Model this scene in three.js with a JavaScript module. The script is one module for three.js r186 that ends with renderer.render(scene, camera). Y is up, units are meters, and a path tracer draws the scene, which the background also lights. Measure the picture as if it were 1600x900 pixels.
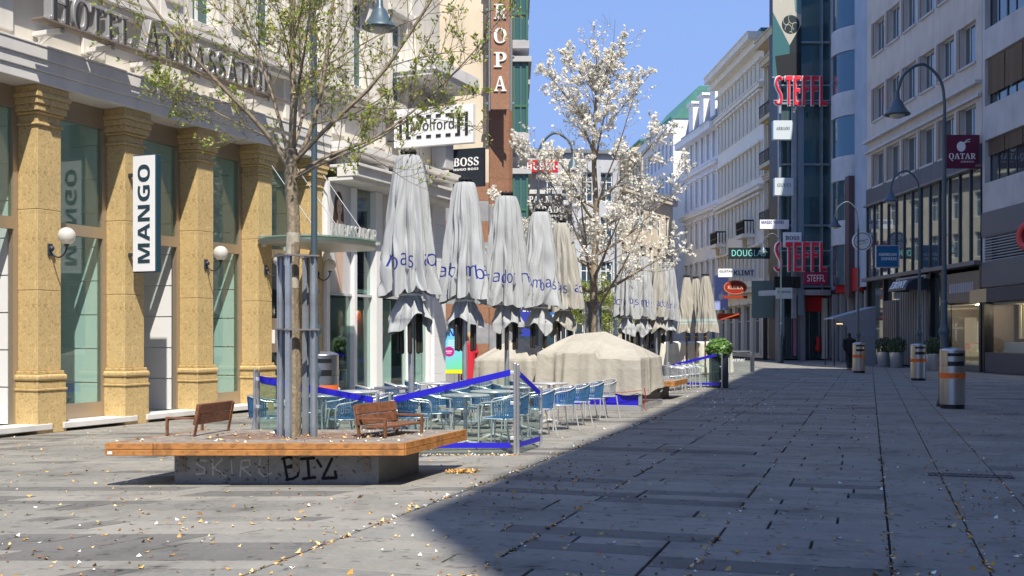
import * as THREE from 'three';
import { mergeGeometries, toCreasedNormals } from 'three/addons/utils/BufferGeometryUtils.js';
import { RoundedBoxGeometry } from 'three/addons/geometries/RoundedBoxGeometry.js';
import { TextGeometry } from 'three/addons/geometries/TextGeometry.js';
import { FontLoader } from 'three/addons/loaders/FontLoader.js';
import { MarchingCubes } from 'three/addons/objects/MarchingCubes.js';

// ---------------------------------------------------------------- camera, sky, sun, exposure
const scene = new THREE.Scene();
const camera = new THREE.PerspectiveCamera(2 * Math.atan(526 / 1750) * 180 / Math.PI, 1600 / 900, 0.1, 1200);
camera.position.set(0, 1.6, 0);
camera.setViewOffset(1600, 1052, 0, 0, 1600, 900);      // lens shifted up: the verticals stay upright
scene.add(camera);
const renderer = new THREE.WebGLRenderer({ antialias: true });
renderer.toneMapping = THREE.LinearToneMapping;
renderer.toneMappingExposure = 1.42;
renderer.shadowMap.enabled = true;
{
  const W = 256, H = 128, d = new Float32Array(W * H * 4);
  for (let j = 0; j < H; j++) for (let i = 0; i < W; i++) {
    const el = (j + 0.5) / H * Math.PI - Math.PI / 2, s = Math.max(0, Math.sin(el)), k = Math.pow(s, 0.55);
    const o = (j * W + i) * 4, m = (a, b) => a + (b - a) * k;
    d[o] = m(0.285, 0.13); d[o + 1] = m(0.41, 0.25); d[o + 2] = m(0.67, 0.63); d[o + 3] = 1;
    if (el < 0) { d[o] = 0.2; d[o + 1] = 0.22; d[o + 2] = 0.25; }
  }
  const t = new THREE.DataTexture(d, W, H, THREE.RGBAFormat, THREE.FloatType);
  t.mapping = THREE.EquirectangularReflectionMapping; t.magFilter = THREE.LinearFilter; t.needsUpdate = true;
  scene.background = t; scene.environment = t;
}
const sun = new THREE.DirectionalLight(new THREE.Color().setRGB(1, 0.94, 0.83), 4.6);
{
  const el = 56 * Math.PI / 180, az = 14.5 * Math.PI / 180;
  sun.position.set(Math.sin(az) * Math.cos(el) * 90 + 5, Math.sin(el) * 90, Math.cos(az) * Math.cos(el) * 90 - 30);
  sun.target.position.set(5, 0, -30); scene.add(sun, sun.target);
  sun.castShadow = true; sun.shadow.mapSize.set(4096, 4096);
  Object.assign(sun.shadow.camera, { left: -70, right: 70, top: 70, bottom: -70, near: 1, far: 260 });
}

// ---------------------------------------------------------------- helpers
function rng(s) { return () => { s |= 0; s = s + 0x6D2B79F5 | 0; let t = Math.imul(s ^ s >>> 15, 1 | s); t = t + Math.imul(t ^ t >>> 7, 61 | t) ^ t; return ((t ^ t >>> 14) >>> 0) / 4294967296; }; }
const R0 = rng(11), V = (x, y, z) => new THREE.Vector3(x, y, z), PI = Math.PI;
const X = (px, D) => (px - 800) / 1750 * D, Y = (py, D) => 1.6 + (526 - py) / 1750 * D;   // metres across / up of a thing that stands D metres away
const hash = (x, y, s = 0) => { let h = Math.imul(x, 374761393) + Math.imul(y, 668265263) + Math.imul(s, 2147483647 ^ 0x55555) | 0; h = Math.imul(h ^ h >>> 13, 1274126177); return ((h ^ h >>> 16) >>> 0) / 4294967296; };
function tn(x, y, p, s = 0) { const i = Math.floor(x), j = Math.floor(y), f = x - i, g = y - j, a = f * f * (3 - 2 * f), b = g * g * (3 - 2 * g), w = v => ((v % p) + p) % p;
  const h = (u, v) => hash(w(u), w(v), s); return (h(i, j) * (1 - a) + h(i + 1, j) * a) * (1 - b) + (h(i, j + 1) * (1 - a) + h(i + 1, j + 1) * a) * b; }
function fbm(u, v, f, o = 4, s = 0) { let r = 0, a = 0.5, t = 0; for (let k = 0; k < o; k++) { r += a * tn(u * f, v * f, f, s + k); t += a; a *= 0.5; f *= 2; } return r / t; }
const s8 = x => { x = Math.min(1, Math.max(0, x)); return Math.round(255 * (x <= 0.0031308 ? x * 12.92 : 1.055 * Math.pow(x, 1 / 2.4) - 0.055)); };
function tex(n, fn, metres = 1, srgb = true) {
  const d = new Uint8Array(n * n * 4);
  for (let j = 0; j < n; j++) for (let i = 0; i < n; i++) { const c = fn(i / n, j / n), o = (j * n + i) * 4; for (let k = 0; k < 3; k++) { const v = Array.isArray(c) ? c[k] : c; d[o + k] = srgb ? s8(v) : Math.round(255 * Math.min(1, Math.max(0, v))); } d[o + 3] = 255; }
  const t = new THREE.DataTexture(d, n, n); t.wrapS = t.wrapT = THREE.RepeatWrapping; t.magFilter = THREE.LinearFilter; t.minFilter = THREE.LinearMipmapLinearFilter; t.generateMipmaps = true;
  if (srgb) t.colorSpace = THREE.SRGBColorSpace; t.repeat.set(1 / metres, 1 / metres); t.needsUpdate = true; return t;
}
function mat(r, g, b, o = {}) { const m = new (o.physical ? THREE.MeshPhysicalMaterial : THREE.MeshStandardMaterial)(); const { physical, ...q } = o; m.color.setRGB(r, g, b); m.roughness = 0.75; Object.assign(m, q); return m; }
function metreUV(g) {
  const p = g.attributes.position, n = g.attributes.normal, uv = new Float32Array(p.count * 2);
  for (let i = 0; i < p.count; i++) { const ax = Math.abs(n.getX(i)), ay = Math.abs(n.getY(i)), az = Math.abs(n.getZ(i)); let u, v;
    if (ay > ax && ay > az) { u = p.getX(i); v = p.getZ(i); } else if (ax > az) { u = p.getZ(i) + 0.37; v = p.getY(i); } else { u = p.getX(i); v = p.getY(i); }
    uv[2 * i] = u; uv[2 * i + 1] = v; }
  g.setAttribute('uv', new THREE.BufferAttribute(uv, 2)); return g;
}
function mg(gs, keepUV = false) {
  gs = Array.isArray(gs) ? gs : [gs];
  const out = gs.map(g => { g = g.index ? g.toNonIndexed() : g.clone(); for (const k of Object.keys(g.attributes)) if (!['position', 'normal', ...(keepUV ? ['uv'] : [])].includes(k)) g.deleteAttribute(k); if (!g.attributes.normal) g.computeVertexNormals(); return g; });
  const m = out.length === 1 ? out[0] : mergeGeometries(out); m.clearGroups?.(); return keepUV ? m : metreUV(m);
}
const used = {};
function num(n) { if (!(n in used)) { used[n] = 0; return n; } return n + '_' + String(++used[n]).padStart(3, '0'); }
function obj(name, gs, m, parent, keepUV) { const o = new THREE.Mesh(gs.isShared ? gs : mg(gs, keepUV), m); o.name = parent ? name : num(name); o.castShadow = o.receiveShadow = true; (parent || scene).add(o); return o; }
const share = (gs, k) => { const g = mg(gs, k); g.isShared = true; return g; };
function tag(o, label, category, group, kind) { Object.assign(o.userData, { label, category }); if (group) o.userData.group = group; if (kind) o.userData.kind = kind; return o; }
function thing(name, label, category, [x, y, z] = [0, 0, 0], turn = 0, group) { const o = new THREE.Group(); o.name = num(name); o.position.set(x, y, z); o.rotation.y = turn; scene.add(o); return tag(o, label, category, group); }
function dup(o, label, [x, y, z], turn = 0) { const c = o.clone(); c.name = num(o.name.replace(/_\d{3}$/, '')); c.userData = { ...o.userData, label }; c.position.set(x, y, z); c.rotation.y = turn; scene.add(c); return c; }
const bx = (x0, x1, y0, y1, z0, z1) => new THREE.BoxGeometry(Math.abs(x1 - x0), Math.abs(y1 - y0), Math.abs(z1 - z0)).translate((x0 + x1) / 2, (y0 + y1) / 2, (z0 + z1) / 2);
const rb = (x0, x1, y0, y1, z0, z1, r = 0.01) => new RoundedBoxGeometry(x1 - x0, y1 - y0, z1 - z0, 1, r).translate((x0 + x1) / 2, (y0 + y1) / 2, (z0 + z1) / 2);
const cyl = (r0, r1, y0, y1, x = 0, z = 0, n = 16) => new THREE.CylinderGeometry(r1, r0, y1 - y0, n).translate(x, (y0 + y1) / 2, z);
const lathe = (pts, n = 24) => new THREE.LatheGeometry(pts.map(p => new THREE.Vector2(p[0], p[1])), n);
const tube = (pts, r, n = 6, seg = 0, closed = false) => new THREE.TubeGeometry(new THREE.CatmullRomCurve3(pts.map(p => p.isVector3 ? p : V(...p)), closed, 'centripetal'), seg || Math.max(2, pts.length * 4), r, n, closed);
const bar = (a, b, r, n = 6) => { const A = V(...a), B = V(...b), L = A.distanceTo(B); return new THREE.CylinderGeometry(r, r, L, n).applyQuaternion(new THREE.Quaternion().setFromUnitVectors(V(0, 1, 0), B.clone().sub(A).normalize())).translate((A.x + B.x) / 2, (A.y + B.y) / 2, (A.z + B.z) / 2); };
const ext = (pts, d, bevel = 0) => { const s = new THREE.Shape(pts.map(p => new THREE.Vector2(p[0], p[1]))); return new THREE.ExtrudeGeometry(s, { depth: d, bevelEnabled: bevel > 0, bevelSize: bevel, bevelThickness: bevel, bevelSegments: 1 }); };
const fonts = {}; for (const f of ['sans_bold', 'sans_regular', 'serif_bold', 'serif_regular']) fonts[f] = await new FontLoader().loadAsync(`fonts/droid/droid_${f}.typeface.json`);
function text(str, h, d, font = 'sans_bold', w = 0) {   // letters of capital height h, extruded d, centred on x, base line at 0; w stretches to a width
  const g = new TextGeometry(str, { font: fonts[font], size: h, depth: d, height: d, curveSegments: 4, bevelEnabled: false }); g.computeBoundingBox();
  const b = g.boundingBox; g.translate(-(b.min.x + b.max.x) / 2, 0, 0); if (w) g.scale(w / (b.max.x - b.min.x), 1, 1); return g;
}
function canvasTex(w, h, draw) { const c = document.createElement('canvas'); c.width = w; c.height = h; const g = c.getContext('2d'); draw(g, w, h); const t = new THREE.CanvasTexture(c); t.colorSpace = THREE.SRGBColorSpace; t.magFilter = THREE.LinearFilter; return t; }

// ---------------------------------------------------------------- materials
const T = {};
T.grain = tex(256, (u, v) => 0.62 + 0.3 * fbm(u, v, 8, 5) + 0.14 * (fbm(u, v, 64, 2, 9) - 0.5), 1.5);
T.stone = tex(256, (u, v) => { const a = fbm(u, v, 6, 4), b = fbm(u, v, 70, 2, 5); return [0.55 + 0.4 * a + 0.22 * (b - 0.5), 0.55 + 0.4 * a + 0.22 * (b - 0.5), 0.56 + 0.4 * a + 0.2 * (b - 0.5)]; }, 1.7);
T.granite = tex(512, (u, v) => { const a = fbm(u, v, 22, 4), b = fbm(u + 0.02 * fbm(u, v, 6, 2, 2), v, 48, 3, 7), c = fbm(u, v, 3, 4, 3), b2 = fbm(u, v, 14, 4, 17); const k = Math.max(0, (b - 0.57) * 1.7) + Math.max(0, 0.03 - Math.abs(b2 - 0.5)) * 6, w = Math.max(0, (a - 0.58) * 1.2); const q = 0.56 + 0.24 * c; return [q * (1 - k * 0.8) + w * 0.5, q * (1 - k * 0.95) + w * 0.5, q * (1 - k * 1.1) + w * 0.45]; }, 1.1);
T.plaster = tex(256, (u, v) => { const a = fbm(u, v, 4, 5), st = fbm(u * 1, v * 0.125, 16, 3, 4); return 0.7 + 0.22 * a - 0.14 * Math.max(0, st - 0.55) * 2; }, 4);
T.pale = tex(256, (u, v) => 0.84 + 0.14 * fbm(u, v, 4, 5) - 0.06 * fbm(u, v, 40, 2, 3), 5);
T.wood = tex(256, (u, v) => { const g = fbm(u * 1, v, 4, 3) * 3 + fbm(u, v, 32, 3, 2), r = fbm(u * 0.25, v, 64, 3, 6); const q = 0.45 + 0.4 * r + 0.12 * Math.sin(g * 6); return [q, q * 0.93, q * 0.85]; }, 1.2);
T.cloth = tex(256, (u, v) => 0.74 + 0.18 * fbm(u, v, 5, 4) + 0.1 * (tn(u * 128, v * 128, 128) - 0.5), 0.8);
T.bark = tex(256, (u, v) => { const a = fbm(u, v, 12, 4), b = fbm(u, v, 5, 2, 5); return [0.35 + 0.5 * a + 0.2 * b, 0.34 + 0.48 * a + 0.2 * b, 0.3 + 0.46 * a + 0.2 * b]; }, 0.5);
T.crease = tex(512, (u, v) => { const n = fbm(u, v, 5, 3, 51), m = fbm(u, v, 11, 3, 61); return 0.6 * Math.pow(1 - Math.abs(2 * n - 1), 3) + 0.4 * Math.pow(1 - Math.abs(2 * m - 1), 4); }, 1.3, false);
T.bump = tex(256, (u, v) => fbm(u, v, 24, 4, 8), 1.0, false);
T.fine = tex(256, (u, v) => fbm(u, v, 96, 2, 8), 1.0, false);
T.brush = tex(128, (u, v) => 0.25 + 0.25 * tn(u * 64, v * 2, 64), 0.6, false);
const K = (r, g, b, o) => mat(r, g, b, { roughness: 0.5, ...o });
const M = {
  tan: mat(0.90, 0.66, 0.31, { map: T.granite, roughness: 0.5, bumpMap: T.fine, bumpScale: 0.0015 }),
  cream: mat(0.88, 0.82, 0.71, { map: T.plaster, roughness: 0.85 }),
  creamPale: mat(0.92, 0.88, 0.80, { map: T.plaster, roughness: 0.85 }),
  beige: mat(0.92, 0.80, 0.63, { map: T.plaster, roughness: 0.85 }),
  whitewall: mat(0.88, 0.87, 0.85, { map: T.plaster, roughness: 0.85 }),
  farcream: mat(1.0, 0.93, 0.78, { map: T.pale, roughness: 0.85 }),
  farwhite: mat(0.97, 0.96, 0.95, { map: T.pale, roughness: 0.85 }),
  ochre: mat(0.80, 0.65, 0.42, { map: T.plaster, roughness: 0.85 }),
  greywall: mat(0.66, 0.64, 0.62, { map: T.plaster, roughness: 0.85 }),
  palegrey: mat(0.62, 0.63, 0.66, { map: T.plaster, roughness: 0.8 }),
  brownstone: mat(0.50, 0.26, 0.16, { map: T.granite, roughness: 0.55 }),
  bluestone: mat(0.42, 0.43, 0.46, { map: T.grain, roughness: 0.6 }),
  fascia: mat(0.90, 0.87, 0.83, { map: T.plaster, roughness: 0.7 }),
  white: mat(0.82, 0.82, 0.82, { roughness: 0.5 }),
  panel: mat(0.86, 0.86, 0.87, { roughness: 0.35 }),
  bronze: mat(0.42, 0.34, 0.25, { roughness: 0.4, metalness: 0.5 }),
  bronzeDark: mat(0.22, 0.17, 0.13, { roughness: 0.5 }),
  steel: mat(0.60, 0.60, 0.60, { roughness: 0.32, metalness: 0.7 }),
  galv: mat(0.46, 0.50, 0.55, { roughness: 0.5, metalness: 0.55, map: T.grain }),
  alu: mat(0.80, 0.80, 0.80, { roughness: 0.3, metalness: 0.55 }),
  dark: mat(0.03, 0.033, 0.04, { roughness: 0.5 }),
  navy: mat(0.035, 0.042, 0.06, { roughness: 0.45 }),
  black: mat(0.012, 0.012, 0.014, { roughness: 0.4 }),
  lampgreen: mat(0.075, 0.115, 0.14, { roughness: 0.4, metalness: 0.2 }),
  polegrey: mat(0.20, 0.26, 0.31, { roughness: 0.45, metalness: 0.2 }),
  deckwood: mat(0.60, 0.275, 0.08, { map: T.wood, roughness: 0.6 }),
  deckdark: mat(0.30, 0.135, 0.07, { map: T.wood, roughness: 0.55 }),
  deckgrey: mat(0.40, 0.37, 0.34, { map: T.wood, roughness: 0.85 }),
  concrete: mat(0.36, 0.34, 0.30, { map: T.grain, roughness: 0.9, bumpMap: T.bump, bumpScale: 0.004 }),
  fabric: mat(0.72, 0.72, 0.70, { map: T.cloth, roughness: 0.9, side: THREE.DoubleSide }),
  tarp: mat(0.50, 0.465, 0.395, { map: T.cloth, bumpMap: T.crease, bumpScale: 0.006, roughness: 0.75, side: THREE.DoubleSide }),
  blueband: mat(0.02, 0.015, 0.52, { roughness: 0.4 }),
  blueweave: mat(0.055, 0.165, 0.34, { roughness: 0.5 }),
  greyweave: mat(0.32, 0.34, 0.36, { roughness: 0.5 }),
  bark: mat(0.46, 0.39, 0.31, { map: T.bark, roughness: 0.95, bumpMap: T.bump, bumpScale: 0.01 }),
  orange: mat(0.85, 0.17, 0.02, { roughness: 0.5 }),
  red: mat(0.62, 0.015, 0.02, { roughness: 0.45 }),
  maroon: mat(0.13, 0.01, 0.045, { roughness: 0.5 }),
  roofgrey: mat(0.30, 0.32, 0.34, { roughness: 0.5, metalness: 0.3, map: T.grain }),
  copper: mat(0.10, 0.30, 0.24, { roughness: 0.7, map: T.grain }),
  soil: mat(0.2, 0.11, 0.075, { map: T.grain, roughness: 0.95 }),
  globe: mat(0.85, 0.82, 0.75, { physical: true, roughness: 0.35, transmission: 0.35, thickness: 0 }),
  darkglass: mat(0.035, 0.045, 0.05, { physical: true, roughness: 0.04, ior: 1.6 }),
  tealglass: mat(0.05, 0.12, 0.125, { physical: true, roughness: 0.04, ior: 1.7 }),
  towerglass: mat(0.17, 0.27, 0.28, { roughness: 0.08, metalness: 0.6 }),
  mirrorglass: mat(0.20, 0.25, 0.27, { roughness: 0.03, metalness: 0.75 }),
  blueglass: mat(0.10, 0.17, 0.22, { roughness: 0.05, metalness: 0.6 }),
  glass: mat(0.93, 0.97, 0.96, { physical: true, roughness: 0.0, transmission: 1, thickness: 0, ior: 1.5, side: THREE.DoubleSide }),
  shopglass: mat(0.86, 0.97, 0.94, { physical: true, roughness: 0.0, transmission: 1, thickness: 0, ior: 1.6, side: THREE.DoubleSide }),
};
// a wall of thickness th in the plane z = 0 (outside towards +z) with rectangular openings [x0, x1, y0, y1] grouped by storey rows [y0, y1, [[x0, x1], ...]]
function wallGeo(L0, L1, y0, y1, rows, th = 0.35, zf = 0) {
  const gs = []; let y = y0;
  for (const [a, b, ops] of [...rows].sort((p, q) => p[0] - q[0])) {
    if (a > y + 1e-4) gs.push(bx(L0, L1, y, a, zf - th, zf));
    let x = L0; for (const [p, q] of ops) { if (p > x + 1e-4) gs.push(bx(x, p, a, b, zf - th, zf)); x = q; }
    if (x < L1 - 1e-4) gs.push(bx(x, L1, a, b, zf - th, zf)); y = b;
  }
  if (y1 > y + 1e-4) gs.push(bx(L0, L1, y, y1, zf - th, zf)); return gs;
}
const wcache = {};
function windowPart(parent, x0, x1, y0, y1, z, fm, gm, { mull = 1, trans = 0.68, b = 0.06 } = {}) {
  const w = x1 - x0, h = y1 - y0, key = [w.toFixed(2), h.toFixed(2), mull, trans, b].join();
  if (!wcache[key]) {
    const f = [bx(0, b, 0, h, -0.05, 0.03), bx(w - b, w, 0, h, -0.05, 0.03), bx(b, w - b, 0, b, -0.05, 0.03), bx(b, w - b, h - b, h, -0.05, 0.03)];
    for (let k = 1; k <= mull; k++) f.push(bx(w * k / (mull + 1) - b / 2, w * k / (mull + 1) + b / 2, b, h - b, -0.045, 0.025));
    if (trans) f.push(bx(b, w - b, h * trans - b / 2, h * trans + b / 2, -0.04, 0.02));
    wcache[key] = [share(f), share(bx(b * 0.5, w - b * 0.5, b * 0.5, h - b * 0.5, -0.02, -0.005))];
  }
  const win = obj('window', wcache[key][0], fm, parent); win.position.set(x0, y0, z);
  obj('pane', wcache[key][1], gm, win); return win;
}
// a whole building: local x along the facade, z outwards, y up
function building(name, label, o, [x, z], turn, { L, depth, H, rows, wall, frame, glass, bands = [], th = 0.35, y0 = 0, mull = 1, trans = 0.68, roof = M.roofgrey, surround }) {
  const g = thing(name, label, 'building', [x, 0, z], turn);
  obj('wall', wallGeo(0, L, y0, H, rows, th), wall, g);
  obj('rear_mass', [bx(0, L, 0, H, -depth, -th - 0.01)], wall, g);
  obj('roof', [bx(-0.1, L + 0.1, H + 0.003, H + 0.25, -depth - 0.1, 0.25)], roof, g);
  for (const [a, b, ops] of rows) for (const [p, q] of ops) {
    const w = windowPart(g, p, q, a, b, -0.18, frame, glass, { mull, trans });
    if (surround) { const W = q - p, h = b - a; obj('surround', surround(W, h), M.creamPale === wall ? M.whitewall : wall, w); }
  }
  for (const [a, b, out, m] of bands) obj('cornice', [bx(-0.05, L + 0.05, a, b, 0.003, out), bx(-0.05, L + 0.05, b + 0.002, b + 0.09, 0.003, out + 0.08)], m || wall, g);
  return g;
}
const spread = (a, b, n, w) => Array.from({ length: n }, (_, k) => { const c = a + (b - a) * (k + 0.5) / n; return [c - w / 2, c + w / 2]; });
// ---------------------------------------------------------------- ground and paving
const SA = 17.7 * PI / 180, SS = Math.sin(SA), SC = Math.cos(SA);
const st = (w, s) => [w * SC + s * SS, -w * SS + s * SC];          // street frame -> [X, D]
const facX = D => -7.776 + 0.4122 * (D - 18.36);
T.paving = tex(512, (u, v) => { const a = fbm(u, v, 3, 4), b = fbm(u, v, 120, 2, 5), c = Math.max(0, fbm(u, v, 9, 4, 21) - 0.56), d = Math.max(0, fbm(u, v, 30, 2, 31) - 0.72), e = fbm(u, v, 16, 3, 41); const q = 0.67 + 0.26 * (a - 0.5) + 0.14 * (b - 0.5) + 0.1 * (e - 0.5) - c * 0.65 - d * 2.0; return [q, q, q * 1.0]; }, 2.6);
const stoneMats = [[0.36, 0.343, 0.30], [0.345, 0.332, 0.295], [0.38, 0.358, 0.31], [0.325, 0.314, 0.28], [0.215, 0.207, 0.19], [0.40, 0.377, 0.33]].map(c => mat(...c, { map: T.paving, roughness: 0.82, bumpMap: T.fine, bumpScale: 0.0012 }));
{
  const g = obj('ground', new THREE.PlaneGeometry(900, 900, 1, 1).rotateX(-PI / 2).translate(0, -0.07, -150), stoneMats[1]); g.userData = { kind: 'structure', label: 'flat grey ground under the whole street' };
  const pave = new THREE.Group(); pave.name = 'pavement'; pave.userData = { kind: 'structure', label: 'grey stone slab paving of the pedestrian street' }; scene.add(pave);
  obj('joint_bed', new THREE.PlaneGeometry(60, 110).rotateX(-PI / 2).translate(6, -0.03, -42), mat(0.045, 0.042, 0.04, { roughness: 1 }), pave);
  const R = rng(5), list = [];
  const stone = (pts, m, ge = 0.005, gc = 0.002) => {   // pts: near-left, near-right, far-right, far-left in [X, D]; ge gap at the ends, gc between courses
    const [a, b, c, d] = pts, L = Math.hypot(b[0] - a[0], b[1] - a[1]), W = Math.hypot(d[0] - a[0], d[1] - a[1]);
    const mix = (i, j) => { const l = (p, q, t) => [p[0] + (q[0] - p[0]) * t, p[1] + (q[1] - p[1]) * t]; return l(l(a, b, i), l(d, c, i), j); };
    const e = ge / L, f = gc / W, q = 0.004, e2 = e + q / L, f2 = f + q / W, y = (R() - 0.5) * 0.004;
    list.push({ o: [mix(e, f), mix(1 - e, f), mix(1 - e, 1 - f), mix(e, 1 - f)], i: [mix(e2, f2), mix(1 - e2, f2), mix(1 - e2, 1 - f2), mix(e2, 1 - f2)], y, m, A: L * W, c: mix(0.5, 0.5), ti: [(R() - 0.5) * 0.002, (R() - 0.5) * 0.002] });
  };
  const build = s => {
    const p = [], n = []; const P = (a, y) => [a[0], y, -a[1]];
    const quad = (a, b, c, d) => { const A = V(...a), B = V(...b), C = V(...c), N = B.clone().sub(A).cross(C.clone().sub(A)).normalize(); for (const k of [a, b, c, a, c, d]) { p.push(...k); n.push(N.x, N.y, N.z); } };
    const ty = k => s.y + (k < 2 ? s.ti[0] : -s.ti[0]);
    const T4 = s.i.map((a, k) => P(a, ty(k))), O4 = s.o.map((a, k) => P(a, ty(k) - 0.004)), B4 = s.o.map(a => P(a, -0.031));
    quad(T4[0], T4[1], T4[2], T4[3]);
    for (let k = 0; k < 4; k++) { const l = (k + 1) % 4; quad(O4[k], O4[l], T4[l], T4[k]); quad(B4[k], B4[l], O4[l], O4[k]); }
    const g = new THREE.BufferGeometry(); g.setAttribute('position', new THREE.Float32BufferAttribute(p, 3)); g.setAttribute('normal', new THREE.Float32BufferAttribute(n, 3)); return g;
  };
  const pick = dark => R() < dark ? 4 : [0, 1, 2, 3, 5][Math.floor(R() * 5)];
  // middle of the street: courses across, joints of neighbouring slabs almost in line
  for (let s = 5; s < 80;) {
    const h = 0.26 + 0.2 * R(), br = [-4]; for (const w of [-2.55, -1.15]) br.push(w + (R() < 0.4 ? (R() < 0.5 ? -0.34 : 0.34) : 0)); br.push(0.15);
    if (R() < 0.3) br.splice(3, 0, -0.15 - 0.35 * R());
    for (let k = 0; k + 1 < br.length; k++) stone([st(br[k], s), st(br[k + 1], s), st(br[k + 1], s + h), st(br[k], s + h)], pick(0.07), 0.011, 0.004);
    s += h;
  }
  for (const [a, b, off] of [[0.15, 0.78, 0], [0.78, 1.39, 1.1]]) for (let s = 3 + off; s < 80;) { const h = 2.2 + 1.8 * R(); stone([st(a, s), st(b, s), st(b, s + h), st(a, s + h)], 1, 0.007, 0.003); s += h; }
  for (let s = 4; s < 80;) { const h = 0.36 + 0.16 * R(); let w = 1.39; while (w < 3.2 + s * 0.1) { const l = 0.9 + 0.9 * R(); stone([st(w, s), st(w + l, s), st(w + l, s + h), st(w, s + h)], pick(0.06), 0.006, 0.004); w += l; } s += h; }
  // towards the hotel: long narrow slabs with slanted ends
  for (let D = 6.6, k = 0; D < 75; k++) {
    const h = 0.24 + 0.16 * R(), x1 = d => (-4 + SS * d) / SC; let x = D > 38.5 ? -0.6 - R() * 0.5 : Math.max(facX(Math.min(36, D)) - 0.6, -0.52 * D - 1.6) - R(); const darkRow = R() < 0.3 ? 0.5 : 0.1;
    let x2 = x + h * 0.67; const e = x1(D), e2 = x1(D + h);
    while (x < e - 0.02) { const short = R() < 0.24; let l = short ? 0.22 + 0.25 * R() : 0.7 + 1.5 * R(); const last = x + l > e - 0.6; const nx = last ? e : x + l, nx2 = last ? e2 : x + l + h * 0.67;
      stone([[x, D], [nx, D], [nx2, D + h], [x2, D + h]], short && !last ? 4 : pick(darkRow), 0.011, 0.003); x = nx; x2 = nx2; }
    D += h;
  }
  for (const s of list) { const [x, d] = s.c; s.px = (Math.abs(x / d) < 0.46 && d > 7.6) ? s.A / (d * d * d) : 0; }
  list.sort((a, b) => b.px - a.px);
  const rest = stoneMats.map(() => []);
  list.forEach((s, k) => { if (k < 300) obj('paving_stone', build(s), stoneMats[s.m], pave); else rest[s.m].push(build(s)); });
  rest.forEach((gs, k) => { if (gs.length) { const o = obj('far_paving', gs, stoneMats[k], pave); o.userData.kind = 'stuff'; } });
  // drain grating in the slab strip
  const dr = obj('drain_grate', [bx(-0.46, 0.46, 0.003, 0.007, -0.13, -0.1), bx(-0.46, 0.46, 0.003, 0.007, 0.1, 0.13), ...Array.from({ length: 14 }, (_, k) => bx(-0.45 + k * 0.067, -0.42 + k * 0.067, 0.003, 0.007, -0.1, 0.1))], M.dark, pave); const p = st(1.1, 13.85); dr.position.set(p[0], 0.003, -p[1]); dr.rotation.y = -SA;
}
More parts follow.
